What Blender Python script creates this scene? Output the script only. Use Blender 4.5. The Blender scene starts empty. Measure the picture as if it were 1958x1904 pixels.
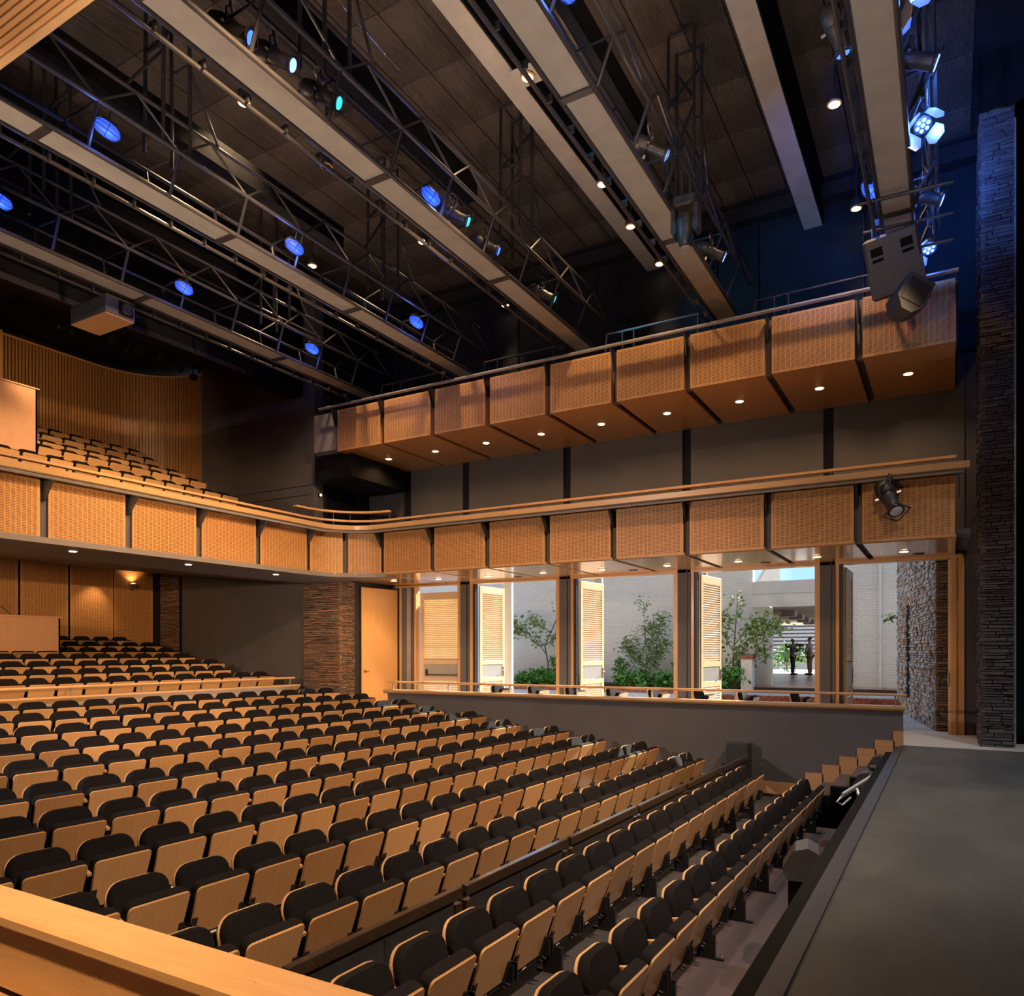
import bpy, math, random
from mathutils import Vector, Matrix
R = random.Random(7)
scene = bpy.context.scene
COL = scene.collection
PI = math.pi

# ------------------------------------------------------------------ camera
CAMZ = 1.60
FPX = 1439.6
YAW = math.radians(30.1445)
cam_d = bpy.data.cameras.new('camera')
cam_d.sensor_fit = 'HORIZONTAL'; cam_d.sensor_width = 36.0
cam_d.lens = 36.0 * FPX / 1958.0
cam_d.shift_y = (1245.0 - 952.0) / 1958.0
cam_d.clip_end = 500
cam = bpy.data.objects.new('camera', cam_d); COL.objects.link(cam)
cam.location = (0, 0, CAMZ)
cam.rotation_euler = (PI / 2, 0, YAW)
scene.camera = cam

# ------------------------------------------------------------------ exposure
vs = scene.view_settings
vs.view_transform = 'Standard'; vs.look = 'None'; vs.gamma = 1.0; vs.use_curve_mapping = False
vs.exposure = 0.9
scene.cycles.use_denoising = True
scene.cycles.use_adaptive_sampling = True
scene.cycles.adaptive_threshold = .035
scene.cycles.adaptive_min_samples = 28
scene.cycles.max_bounces = 5
scene.cycles.diffuse_bounces = 3
scene.cycles.glossy_bounces = 3
scene.cycles.transmission_bounces = 2
scene.cycles.sample_clamp_indirect = 4.0
scene.cycles.caustics_reflective = False
scene.cycles.caustics_refractive = False

# ------------------------------------------------------------------ sky
w = bpy.data.worlds.new('sky'); scene.world = w; w.use_nodes = True
nt = w.node_tree; nt.nodes.clear()
o = nt.nodes.new('ShaderNodeOutputWorld'); bg = nt.nodes.new('ShaderNodeBackground')
tc = nt.nodes.new('ShaderNodeTexCoord'); sx = nt.nodes.new('ShaderNodeSeparateXYZ')
rmp = nt.nodes.new('ShaderNodeValToRGB'); nz = nt.nodes.new('ShaderNodeTexNoise')
cr2 = nt.nodes.new('ShaderNodeValToRGB'); mx = nt.nodes.new('ShaderNodeMix'); mx.data_type = 'RGBA'
rmp.color_ramp.elements[0].position = 0.0; rmp.color_ramp.elements[0].color = (.30, .52, .90, 1)
rmp.color_ramp.elements[1].position = 0.6; rmp.color_ramp.elements[1].color = (.22, .42, .80, 1)
nz.inputs['Scale'].default_value = 2.6; nz.inputs['Detail'].default_value = 7
cr2.color_ramp.elements[0].position = .46; cr2.color_ramp.elements[1].position = .62
nt.links.new(tc.outputs['Generated'], sx.inputs[0]); nt.links.new(sx.outputs['Z'], rmp.inputs[0])
nt.links.new(tc.outputs['Generated'], nz.inputs['Vector']); nt.links.new(nz.outputs[0], cr2.inputs[0])
nt.links.new(cr2.outputs[0], mx.inputs[0]); nt.links.new(rmp.outputs[0], mx.inputs[6])
mx.inputs[7].default_value = (1, 1, 1, 1)
nt.links.new(mx.outputs[2], bg.inputs[0]); bg.inputs[1].default_value = .95
nt.links.new(bg.outputs[0], o.inputs[0])

# ------------------------------------------------------------------ sun, house beams and added fill spots
def lamp(name, kind, loc, energy, color, **kw):
    d = bpy.data.lights.new(name, kind); d.energy = energy; d.color = color
    aim = kw.pop('aim', None)
    for k, v in kw.items(): setattr(d, k, v)
    ob = bpy.data.objects.new(name, d); COL.objects.link(ob); ob.location = loc
    if aim is not None:
        dv = Vector(aim) - Vector(loc)
        ob.rotation_euler = dv.to_track_quat('-Z', 'Y').to_euler()
    return ob
WARM = (1.0, .62, .30); SOFTWARM = (1.0, .74, .50); HALO = (1.0, .80, .60)
sun = lamp('sun', 'SUN', (3, 30, 20), 12.5, (1.0, .90, .74), angle=math.radians(.7))
sun.rotation_euler = Vector((-.38, -1.0, -.80)).to_track_quat('-Z', 'Y').to_euler()
# house beams from bridges and stage, plus added fills for pit, stalls, box wall
for (p, a, e, c, ang) in [
    ((-3.4, 5.0, 8.4), (-13.2, 7.5, 3.9), 3900, WARM, 52),
    ((-3.4, 9.0, 8.4), (-13.2, 11.2, 3.9), 2900, WARM, 50),
    ((2.5, 4.0, 8.6), (-7.0, 6.0, -.3), 2800, (1.0, .70, .46), 62),
    ((2.5, 10.5, 8.6), (-8.5, 10.5, -.2), 3000, WARM, 60),
    ((-.7, 7.0, 8.3), (-10.5, 12.8, .2), 2300, WARM, 48),
    ((-2.0, 6.0, 8.0), (-1.5, 8.5, -1.2), 520, HALO, 55),
    ((-6.6, 7.5, 8.3), (-17.5, 10.0, 6.3), 1000, WARM, 50),
    ((1.2, 3.5, 8.6), (-4.5, 14.2, 4.0), 420, WARM, 55),
    ((1.2, 3.5, 8.6), (-9.5, 14.2, 7.0), 260, WARM, 55),
    ((-13.0, 2.0, 3.3), (-19.0, 11.0, 1.6), 900, WARM, 100),
    ((-9.0, 1.0, 3.3), (-9.0, 14.4, -.2), 820, (1.0, .86, .76), 85),
]:
    lamp('house_beam_and_fill', 'SPOT', p, e, c, aim=a, spot_size=math.radians(ang), spot_blend=.7, shadow_soft_size=.12)
# added unseen spots by the near rail that brighten bridges and roof boards
for x, e in [(-13.5, 520), (-10.5, 560), (-7.5, 560), (-4.5, 560), (-1.5, 480), (1.0, 260)]:
    lamp('added_bridge_fill', 'SPOT', (x, 1.85, .9), e, (1.0, .76, .57) if x < -2 else (1.0, .86, .78), aim=(x - .4, 1.85 + 5.0, .9 + 8.0), spot_size=math.radians(58), spot_blend=.45, shadow_soft_size=.2)
# unseen spot added at the stage side to brighten the rear stalls
lamp('added_stalls_fill', 'SPOT', (1.5, 2.5, 3.3), 3000, WARM, aim=(-19.0, 10.6, 1.7), spot_size=math.radians(26), spot_blend=.6, shadow_soft_size=.1)
for p in [(-8.2, 6.0, 7.6), (-5.1, 9.5, 7.6), (-11.2, 10.0, 7.6), (-2.2, 7.0, 7.6)]:  # added spots without fixtures that lift the ceiling boards
    lamp('added_ceiling_fill', 'SPOT', p, 90, (1.0, .70, .45), aim=(p[0], p[1] + 1.0, 12), spot_size=math.radians(140), spot_blend=.9, shadow_soft_size=.15)
for p, a in [((-8.5, .6, 3.0), (-8.5, 15.2, 6.5)), ((-2.5, .6, 3.0), (-2.5, 15.2, 6.5))]:  # invisible warm spots put in to brighten the balcony soffits
    lamp('added_soffit_fill', 'SPOT', p, 240, WARM, aim=a, spot_size=math.radians(48), spot_blend=.9, shadow_soft_size=.2)
lamp('balcony_wall_washer', 'SPOT', (-16.3, 8.6, 8.3), 170, WARM, aim=(-21.0, 11.6, 7.0), spot_size=math.radians(95), spot_blend=.9, shadow_soft_size=.1)
lamp('added_column_fill', 'SPOT', (-11.0, 13.6, 3.3), 130, WARM, aim=(-13.6, 14.9, 1.6), spot_size=math.radians(80), spot_blend=.8, shadow_soft_size=.05)  # extra spot put in to brighten the slate column
# added spots, no fixtures: one for the near rail, one for the stage floor
lamp('added_rail_fill', 'SPOT', (-2.6, .6, 3.3), 330, WARM, aim=(-2.4, 1.6, .6), spot_size=math.radians(110), spot_blend=.8, shadow_soft_size=.08)
lamp('added_stage_fill', 'SPOT', (3.5, 9.5, 9.5), 900, (.92, .97, 1.0), aim=(.6, 10.5, 0), spot_size=math.radians(75), spot_blend=.8, shadow_soft_size=.25)

# ------------------------------------------------------------------ helpers
class MB:
    def __init__(s): s.v = []; s.f = []; s.uv = {}
    def add(s, vs_, fs_):
        n = len(s.v); s.v += [tuple(q) for q in vs_]; s.f += [tuple(i + n for i in f) for f in fs_]; return s
    def box(s, x0, x1, y0, y1, z0, z1):
        return s.add([(x0,y0,z0),(x1,y0,z0),(x1,y1,z0),(x0,y1,z0),(x0,y0,z1),(x1,y0,z1),(x1,y1,z1),(x0,y1,z1)],
                     [(0,3,2,1),(4,5,6,7),(0,1,5,4),(1,2,6,5),(2,3,7,6),(3,0,4,7)])
    def obox(s, c, size, M):
        hx, hy, hz = (q / 2 for q in size); c = Vector(c)
        vv = [c + M @ Vector((sx_*hx, sy_*hy, sz_*hz)) for sz_ in (-1,1) for (sx_, sy_) in ((-1,-1),(1,-1),(1,1),(-1,1))]
        return s.add(vv, [(0,3,2,1),(4,5,6,7),(0,1,5,4),(1,2,6,5),(2,3,7,6),(3,0,4,7)])
    def bevbox(s, x0, x1, y0, y1, z0, z1, b):
        # box with chamfered edges along every axis (24 verts hull style: two stacked insets)
        lay = [(z0, b), (z0 + b, 0), (z1 - b, 0), (z1, b)]
        n = len(s.v); vv = []
        for z, i in lay:
            X0, X1, Y0, Y1 = x0 + i, x1 - i, y0 + i, y1 - i
            vv += [(X0+b,Y0,z),(X1-b,Y0,z),(X1,Y0+b,z),(X1,Y1-b,z),(X1-b,Y1,z),(X0+b,Y1,z),(X0,Y1-b,z),(X0,Y0+b,z)]
        fs = [tuple(reversed(range(8))), tuple(range(24, 32))]
        for l in range(3):
            for k in range(8):
                fs.append((l*8+k, l*8+(k+1)%8, (l+1)*8+(k+1)%8, (l+1)*8+k))
        return s.add(vv, fs)
    def tube(s, p, q, r, n=8, r2=None, cap=True):
        p = Vector(p); q = Vector(q); d = q - p
        if d.length < 1e-6: return s
        r2 = r if r2 is None else r2
        a = d.normalized(); u = a.orthogonal().normalized(); v = a.cross(u)
        vv = []
        for c, rr in ((p, r), (q, r2)):
            for k in range(n):
                t = 2*PI*k/n; vv.append(c + (u*math.cos(t) + v*math.sin(t))*rr)
        fs = [(k, (k+1)%n, n+(k+1)%n, n+k) for k in range(n)]
        if cap: fs += [tuple(reversed(range(n))), tuple(range(n, 2*n))]
        return s.add(vv, fs)
    def path(s, pts, r, n=6):
        pts = [Vector(q) for q in pts]; rings = []; prev = None
        for i, q in enumerate(pts):
            a = (pts[min(i+1, len(pts)-1)] - pts[max(i-1, 0)]).normalized()
            u = a.orthogonal().normalized() if prev is None else (prev - a*prev.dot(a)).normalized()
            prev = u; v = a.cross(u); rr = r[i] if isinstance(r, (list, tuple)) else r
            rings.append([q + (u*math.cos(2*PI*k/n) + v*math.sin(2*PI*k/n))*rr for k in range(n)])
        vv = [x for ring in rings for x in ring]; fs = []
        for i in range(len(rings)-1):
            for k in range(n): fs.append((i*n+k, i*n+(k+1)%n, (i+1)*n+(k+1)%n, (i+1)*n+k))
        m = len(vv); fs += [tuple(reversed(range(n))), tuple(range(m-n, m))]
        return s.add(vv, fs)
    def lathe(s, prof, org, axis, n=14):
        a = Vector(axis).normalized(); u = a.orthogonal().normalized(); v = a.cross(u); org = Vector(org); vv = []
        for h, r in prof:
            for k in range(n):
                t = 2*PI*k/n; vv.append(org + a*h + (u*math.cos(t) + v*math.sin(t))*r)
        fs = []; m = len(prof)
        for i in range(m-1):
            for k in range(n): fs.append((i*n+k, i*n+(k+1)%n, (i+1)*n+(k+1)%n, (i+1)*n+k))
        fs += [tuple(reversed(range(n))), tuple(range((m-1)*n, m*n))]
        return s.add(vv, fs)
    def extrude(s, poly, fn, a, b):
        # poly: 2D points; fn(p2, t) -> 3D
        n = len(poly); vv = [fn(p, a) for p in poly] + [fn(p, b) for p in poly]
        fs = [tuple(reversed(range(n))), tuple(range(n, 2*n))] + [(k, (k+1)%n, n+(k+1)%n, n+k) for k in range(n)]
        return s.add(vv, fs)
    def build(s, name, mat, parent=None, local=False, smooth=False, auto=None):
        off = Vector((0,0,0)) if (parent is None or local) else abs_loc(parent)
        me = bpy.data.meshes.new(name)
        me.from_pydata([(q[0]-off.x, q[1]-off.y, q[2]-off.z) for q in s.v], [], s.f)
        if s.uv:
            uvl = me.uv_layers.new(name='UVMap')
            for pi_, p in enumerate(me.polygons):
                if pi_ in s.uv:
                    for li, c in zip(p.loop_indices, s.uv[pi_]): uvl.data[li].uv = c
        me.materials.append(mat)
        if smooth or auto is not None:
            me.polygons.foreach_set('use_smooth', [True]*len(me.polygons))
            if auto is not None: me.set_sharp_from_angle(angle=math.radians(auto))
        me.update()
        ob = bpy.data.objects.new(name, me); COL.objects.link(ob)
        if parent is not None: ob.parent = parent
        return ob
def abs_loc(o):
    v = Vector((0,0,0))
    while o is not None: v += o.location; o = o.parent
    return v
def tag(ob, label, cat=None, group=None, kind=None):
    ob['label'] = label
    if cat: ob['category'] = cat
    if group: ob['group'] = group
    if kind: ob['kind'] = kind
    return ob
def thing(name, label, cat, loc=(0,0,0), rotz=0, group=None, kind=None):
    e = bpy.data.objects.new(name, None); COL.objects.link(e); e.empty_display_size = .1
    e.location = loc; e.rotation_euler = (0, 0, rotz)
    return tag(e, label, cat, group, kind)
def struct(ob, label): return tag(ob, label, 'structure', kind='structure')
def share(name, src, parent, loc=(0,0,0), rot=None):
    ob = bpy.data.objects.new(name, src.data); COL.objects.link(ob); ob.parent = parent; ob.location = loc
    if rot is not None: ob.rotation_euler = rot
    return ob
def copy_tree(src, parent=None):
    c = src.copy(); COL.objects.link(c); c.parent = parent
    for ch in src.children: copy_tree(ch, c)
    return c

# ------------------------------------------------------------------ materials
def mat_new(name):
    m = bpy.data.materials.new(name); m.use_nodes = True
    return m, m.node_tree, m.node_tree.nodes['Principled BSDF']
def N(nt, t, **kw):
    n = nt.nodes.new(t)
    for k, v in kw.items(): setattr(n, k, v)
    return n
def ramp(nt, cols):
    r = N(nt, 'ShaderNodeValToRGB'); e = r.color_ramp.elements
    while len(e) < len(cols): e.new(.5)
    for i, (p, c) in enumerate(cols): e[i].position = p; e[i].color = (*c, 1)
    return r
def mixc(nt, fac, a, b, mode='MIX'):
    m = N(nt, 'ShaderNodeMix', data_type='RGBA', blend_type=mode)
    for sock, val in ((m.inputs[0], fac), (m.inputs[6], a), (m.inputs[7], b)):
        if hasattr(val, 'links'): nt.links.new(val, sock)
        elif isinstance(val, tuple): sock.default_value = (*val, 1)
        else: sock.default_value = val
    return m.outputs[2]
def bump(nt, bs, height, strength=.3, dist=.01):
    b = N(nt, 'ShaderNodeBump'); b.inputs['Strength'].default_value = strength; b.inputs['Distance'].default_value = dist
    nt.links.new(height, b.inputs['Height']); nt.links.new(b.outputs[0], bs.inputs['Normal'])
def coords(nt, kind='Object', scale=(1,1,1), rot=(0,0,0)):
    t = N(nt, 'ShaderNodeTexCoord'); mp = N(nt, 'ShaderNodeMapping')
    mp.inputs['Scale'].default_value = scale; mp.inputs['Rotation'].default_value = rot
    nt.links.new(t.outputs[kind], mp.inputs[0]); return mp.outputs[0]
def noise(nt, vec, scale, detail=4, rough=.5, dist=0):
    n = N(nt, 'ShaderNodeTexNoise'); n.inputs['Scale'].default_value = scale; n.inputs['Detail'].default_value = detail
    n.inputs['Roughness'].default_value = rough; n.inputs['Distortion'].default_value = dist
    nt.links.new(vec, n.inputs['Vector']); return n.outputs[0]
def simple(name, col, rough=.5, metal=0, var=.12, sc=6, bmp=0, spec=None):
    m, nt, bs = mat_new(name)
    n = noise(nt, coords(nt), sc, 5)
    d = tuple(max(0, c*(1-var)) for c in col); l = tuple(min(1, c*(1+var)) for c in col)
    r = ramp(nt, [(.3, d), (.7, l)]); nt.links.new(n, r.inputs[0]); nt.links.new(r.outputs[0], bs.inputs['Base Color'])
    bs.inputs['Roughness'].default_value = rough; bs.inputs['Metallic'].default_value = metal
    if spec is not None: bs.inputs['Specular IOR Level'].default_value = spec
    if bmp: bump(nt, bs, noise(nt, coords(nt), sc*8, 3), bmp, .01)
    return m
def wood(name, dark, light, grain=(1, 14, 14), rough=.32, coat=0.0, scale=2.2, rnd=.25, bmp=.05):
    m, nt, bs = mat_new(name)
    v = coords(nt, 'Object', grain)
    n1 = noise(nt, v, scale, 6, .6, .6); n2 = noise(nt, coords(nt, 'Object', tuple(g*4 for g in grain)), scale*2, 3)
    r = ramp(nt, [(.28, dark), (.72, light)]); nt.links.new(n1, r.inputs[0])
    c = mixc(nt, .35, r.outputs[0], mixc(nt, n2, dark, light))
    oi = N(nt, 'ShaderNodeObjectInfo'); rr = ramp(nt, [(0, (1-rnd, 1-rnd*1.15, 1-rnd*1.3)), (1, (1, 1, 1))])
    nt.links.new(oi.outputs['Random'], rr.inputs[0])
    c = mixc(nt, 1.0, c, rr.outputs[0], 'MULTIPLY')
    nt.links.new(c, bs.inputs['Base Color']); bs.inputs['Roughness'].default_value = rough
    bs.inputs['Coat Weight'].default_value = coat; bs.inputs['Coat Roughness'].default_value = .12
    if bmp: bump(nt, bs, n2, bmp, .004)
    return m
def emis(name, col, strength, base=(.02,.02,.02)):
    m, nt, bs = mat_new(name); bs.inputs['Base Color'].default_value = (*base, 1)
    n = noise(nt, coords(nt), 30, 2); r = ramp(nt, [(.2, tuple(c*.8 for c in col)), (.8, col)])
    nt.links.new(n, r.inputs[0]); nt.links.new(r.outputs[0], bs.inputs['Emission Color'])
    bs.inputs['Emission Strength'].default_value = strength; m.cycles.emission_sampling = 'NONE'; return m

M = {}
M['maple'] = wood('maple', (.62, .36, .16), (.78, .50, .26), (2, 14, 14), .30, .25)
M['maple_y'] = wood('maple_along_y', (.62, .36, .16), (.78, .50, .26), (14, 2, 14), .30, .25)
M['seat_wood'] = wood('seat_plywood', (.52, .29, .13), (.66, .40, .20), (8, 20, 1.5), .26, .35, rnd=.35)
M['ply_edge'] = wood('plywood_edge', (.66, .40, .18), (.80, .54, .28), (4, 4, 4), .4)
M['soffit'] = wood('soffit_veneer', (.50, .24, .09), (.64, .34, .14), (12, 2, 12), .22, .6, rnd=.12)
M['soffit_dark'] = wood('upper_soffit_veneer', (.56, .27, .09), (.68, .36, .14), (12, 2, 12), .3, .2, rnd=.12)
M['slat'] = wood('slat_timber', (.45, .22, .08), (.60, .32, .13), (14, 14, 1), .4, .1)
M['slat_x'] = wood('slat_timber_along', (.60, .30, .12), (.74, .42, .19), (1.5, 14, 14), .4, .1)
M['door_wood'] = wood('door_veneer', (.70, .36, .13), (.80, .45, .18), (10, 10, .8), .3, .3, rnd=.05)
M['frame_wood'] = wood('door_frame_timber', (.62, .32, .12), (.76, .43, .19), (12, 12, 1.2), .32, .2, rnd=.1)
M['louver_wood'] = wood('louver_timber', (.66, .46, .27), (.80, .60, .38), (2, 2, 12), .4, .1, rnd=.1)
M['booth_wood'] = wood('booth_veneer', (.62, .33, .19), (.72, .41, .25), (3, 3, 1), .45, .05, rnd=.05)
M['rail_wood'] = wood('dark_stained_rail', (.020, .014, .010), (.045, .032, .023), (8, 2, 8), .2, .5)
M['oak'] = wood('oak_skirting', (.52, .26, .11), (.66, .36, .17), (2, 12, 12), .4, .1, rnd=.1)
M['fabric'] = simple('black_seat_fabric', (.008, .007, .0085), .95, 0, .25, 60, .2, .15)
M['metal_dark'] = simple('dark_painted_metal', (.030, .030, .036), .42, .3, .15, 8)
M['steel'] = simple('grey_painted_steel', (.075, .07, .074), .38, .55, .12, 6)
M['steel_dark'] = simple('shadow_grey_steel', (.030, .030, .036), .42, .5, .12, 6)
M['steel_pale'] = simple('pale_grey_steel', (.34, .32, .32), .35, .5, .1, 6)
M['plate'] = simple('bridge_deck_board', (.36, .32, .285), .75, 0, .10, 3, .1)
M['chrome'] = simple('chrome', (.65, .65, .66), .18, 1, .05, 6)
M['white'] = simple('white_plastic', (.75, .75, .73), .5, 0, .05)
M['black'] = simple('matt_black', (.006, .006, .007), .85, 0, .2, 6, 0, .12)
M['black_sheen'] = simple('black_housing', (.028, .028, .032), .45, .1, .2)
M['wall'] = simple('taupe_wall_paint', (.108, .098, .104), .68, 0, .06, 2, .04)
M['wall_shaded'] = simple('shaded_taupe_paint', (.078, .070, .073), .68, 0, .06, 2, .04)  # same taupe as the low wall, darkened for the shade between balconies
M['wall_rear'] = simple('charcoal_wall_paint', (.082, .072, .076), .7, 0, .07, 2, .04)
M['wall_black'] = simple('black_wall_paint', (.011, .013, .019), .85, 0, .15, 2, 0, .2)
M['parapet'] = simple('pale_grey_wall_paint', (.36, .33, .33), .6, 0, .05, 3)
M['soffit_grey'] = simple('grey_soffit_paint', (.22, .19, .18), .6, 0, .04, 2)
M['box_fascia'] = simple('grey_fascia_paint', (.20, .18, .19), .6, 0, .04, 2)
M['carpet'] = simple('speckled_carpet', (.050, .043, .046), .95, 0, .7, 160, .3)
M['carpet_pit'] = simple('brown_carpet', (.085, .062, .066), .95, 0, .5, 160, .3)
M['gold_lens'] = emis('warm_lamp', (1.0, .68, .30), 12)
M['white_lens'] = emis('cool_white_lamp', (1.0, .93, .82), 14)
M['blue_lens'] = emis('blue_lamp', (.03, .10, 1.0), 2.6)
M['blue_pale'] = emis('pale_blue_lamp', (.14, .26, 1.0), 2.8)
M['cyan_lens'] = emis('cyan_lamp', (.015, .50, .62), 2.6)
M['blue_shell'] = emis('blue_glass_bowl', (.025, .085, 1.0), 1.1, (.01, .03, .3))
M['orange_lens'] = emis('amber_lamp', (1.0, .55, .18), 6)
M['red_brick'] = simple('red_brick', (.30, .085, .045), .8, 0, .35, 20, .2)
M['paving'] = simple('grey_paving', (.46, .45, .43), .8, 0, .12, 12, .15)
M['terracotta'] = simple('terracotta_tile', (.34, .17, .10), .28, 0, .2, 4)
M['render'] = simple('cream_render', (.62, .58, .53), .8, 0, .05, 3, .05)
M['cream_col'] = simple('cream_column_paint', (.74, .69, .60), .7, 0, .04, 3)
M['leaf'] = simple('leaf_green', (.085, .24, .03), .5, 0, .6, 9)
M['leaf_l'] = simple('young_leaf_green', (.20, .27, .06), .5, 0, .5, 9)
M['leaf_b'] = simple('bamboo_leaf_green', (.15, .22, .07), .5, 0, .5, 9)
M['bark'] = simple('grey_bark', (.10, .075, .055), .85, 0, .3, 20, .2)
M['stake'] = simple('brown_stake', (.17, .10, .06), .8, 0, .2, 10)
M['soil'] = simple('planter_soil', (.05, .035, .025), .95, 0, .4, 20)
M['roof_tile'] = simple('grey_roof_tile', (.060, .060, .068), .7, 0, .25, 6)
M['shirt_blue'] = simple('grey_blue_shirt', (.12, .13, .17), .85, 0, .12, 14)
M['shirt_grey'] = simple('grey_shirt', (.24, .23, .25), .85, 0, .12, 14)
M['trouser_black'] = simple('black_trousers', (.012, .015, .016), .85, 0, .2, 14)
M['trouser_tan'] = simple('brown_trousers', (.17, .10, .05), .85, 0, .15, 14)
M['skin'] = simple('skin', (.28, .15, .10), .55, 0, .06, 10)
M['hair'] = simple('dark_hair', (.03, .024, .02), .7, 0, .2, 40)
M['shoe'] = simple('dark_shoe', (.03, .02, .016), .5, 0, .1)
M['steel_plate'] = simple('brushed_kick_plate', (.60, .60, .60), .3, .6, .06, 4)

def stone_mat(name, cols, rough=.85):
    m, nt, bs = mat_new(name)
    g = N(nt, 'ShaderNodeNewGeometry'); oi = N(nt, 'ShaderNodeObjectInfo')
    ad = N(nt, 'ShaderNodeMath', operation='ADD'); nt.links.new(g.outputs['Random Per Island'], ad.inputs[0]); nt.links.new(oi.outputs['Random'], ad.inputs[1])
    fr = N(nt, 'ShaderNodeMath', operation='FRACT'); nt.links.new(ad.outputs[0], fr.inputs[0])
    r = ramp(nt, [(i/(len(cols)-1), c) for i, c in enumerate(cols)]); r.color_ramp.interpolation = 'CONSTANT'
    nt.links.new(fr.outputs[0], r.inputs[0])
    n = noise(nt, coords(nt, 'Object', (3, 3, 22)), 5, 6, .65)
    rr = ramp(nt, [(.25, (.45, .45, .45)), (.75, (1.25, 1.2, 1.15))]); nt.links.new(n, rr.inputs[0])
    nt.links.new(mixc(nt, 1.0, r.outputs[0], rr.outputs[0], 'MULTIPLY'), bs.inputs['Base Color'])
    bs.inputs['Roughness'].default_value = rough
    bump(nt, bs, noise(nt, coords(nt, 'Object', (4, 4, 30)), 8, 5, .7), .7, .02); return m
M['stone_brown'] = stone_mat('rust_slate', [(.24,.14,.09),(.30,.17,.11),(.16,.10,.075),(.36,.21,.13),(.22,.16,.12),(.28,.19,.14)])
M['stone_pier'] = stone_mat('plum_grey_slate', [(.13,.11,.115),(.10,.085,.09),(.16,.14,.145),(.125,.085,.10),(.17,.15,.15),(.11,.10,.105)])
M['stone_grey'] = stone_mat('grey_orange_slate', [(.44,.43,.43),(.34,.33,.33),(.54,.51,.50),(.42,.25,.16),(.48,.45,.44),(.28,.27,.27)])

def slot_mat():
    m, nt, bs = mat_new('slotted_veneer')
    t = N(nt, 'ShaderNodeTexCoord'); sp = N(nt, 'ShaderNodeSeparateXYZ'); nt.links.new(t.outputs['UV'], sp.inputs[0])
    def fr(sock, k):
        a = N(nt, 'ShaderNodeMath', operation='MULTIPLY'); nt.links.new(sock, a.inputs[0]); a.inputs[1].default_value = k
        b = N(nt, 'ShaderNodeMath', operation='FRACT'); nt.links.new(a.outputs[0], b.inputs[0]); return b.outputs[0]
    def lt(sock, k):
        a = N(nt, 'ShaderNodeMath', operation='LESS_THAN'); nt.links.new(sock, a.inputs[0]); a.inputs[1].default_value = k; return a.outputs[0]
    mu = N(nt, 'ShaderNodeMath', operation='MULTIPLY'); nt.links.new(lt(fr(sp.outputs[0], 1/.083), .80), mu.inputs[0]); nt.links.new(lt(fr(sp.outputs[1], 1/.0262), .42), mu.inputs[1])
    ins = N(nt, 'ShaderNodeMath', operation='MULTIPLY')
    # a plain border runs round each sheet: v and u are offset so that values below zero are border
    a1 = N(nt, 'ShaderNodeMath', operation='GREATER_THAN'); nt.links.new(sp.outputs[0], a1.inputs[0]); a1.inputs[1].default_value = 0
    a2 = N(nt, 'ShaderNodeMath', operation='GREATER_THAN'); nt.links.new(sp.outputs[1], a2.inputs[0]); a2.inputs[1].default_value = 0
    nt.links.new(a1.outputs[0], ins.inputs[0]); nt.links.new(a2.outputs[0], ins.inputs[1])
    fin = N(nt, 'ShaderNodeMath', operation='MULTIPLY'); nt.links.new(mu.outputs[0], fin.inputs[0]); nt.links.new(ins.outputs[0], fin.inputs[1])
    n1 = noise(nt, coords(nt, 'Object', (6, 6, 2)), 3, 5, .6)
    r = ramp(nt, [(.3, (.55, .27, .095)), (.7, (.68, .36, .14))]); nt.links.new(n1, r.inputs[0])
    oi = N(nt, 'ShaderNodeObjectInfo'); rr = ramp(nt, [(0, (.86, .84, .80)), (1, (1, 1, 1))]); nt.links.new(oi.outputs['Random'], rr.inputs[0])
    base = mixc(nt, 1.0, r.outputs[0], rr.outputs[0], 'MULTIPLY')
    nt.links.new(mixc(nt, fin.outputs[0], base, (.16, .060, .018)), bs.inputs['Base Color'])
    bs.inputs['Roughness'].default_value = .42
    inv = N(nt, 'ShaderNodeMath', operation='SUBTRACT'); inv.inputs[0].default_value = 1; nt.links.new(fin.outputs[0], inv.inputs[1])
    bump(nt, bs, inv.outputs[0], .35, .01); return m
M['slots'] = slot_mat()

def ceil_mat():
    m, nt, bs = mat_new('textured_roof_board')
    n = noise(nt, coords(nt, 'Object', (5, 1.6, 1)), 3.5, 7, .7, .8)
    n2 = noise(nt, coords(nt), .7, 2)
    r = ramp(nt, [(.25, (.060, .045, .036)), (.75, (.150, .115, .093))]); nt.links.new(n2, r.inputs[0]); nt.links.new(r.outputs[0], bs.inputs['Base Color'])
    bs.inputs['Roughness'].default_value = .62; bump(nt, bs, n, 1.0, .09); return m
M['ceil'] = ceil_mat()
def stage_mat():
    m, nt, bs = mat_new('worn_black_stage_board')
    n = noise(nt, coords(nt, 'Object', (1.0, .5, 1)), 1.6, 8, .65, .3); n2 = noise(nt, coords(nt, 'Object', (6, 1.2, 1)), 5, 6, .7)
    r = ramp(nt, [(.38, (.020, .022, .023)), (.64, (.066, .071, .070))]); nt.links.new(n, r.inputs[0])
    c = mixc(nt, .5, r.outputs[0], mixc(nt, n2, (.012, .013, .014), (.085, .089, .087)))
    nt.links.new(c, bs.inputs['Base Color']); bs.inputs['Roughness'].default_value = .62; bump(nt, bs, n2, .15, .01); return m
M['stage'] = stage_mat()
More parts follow.
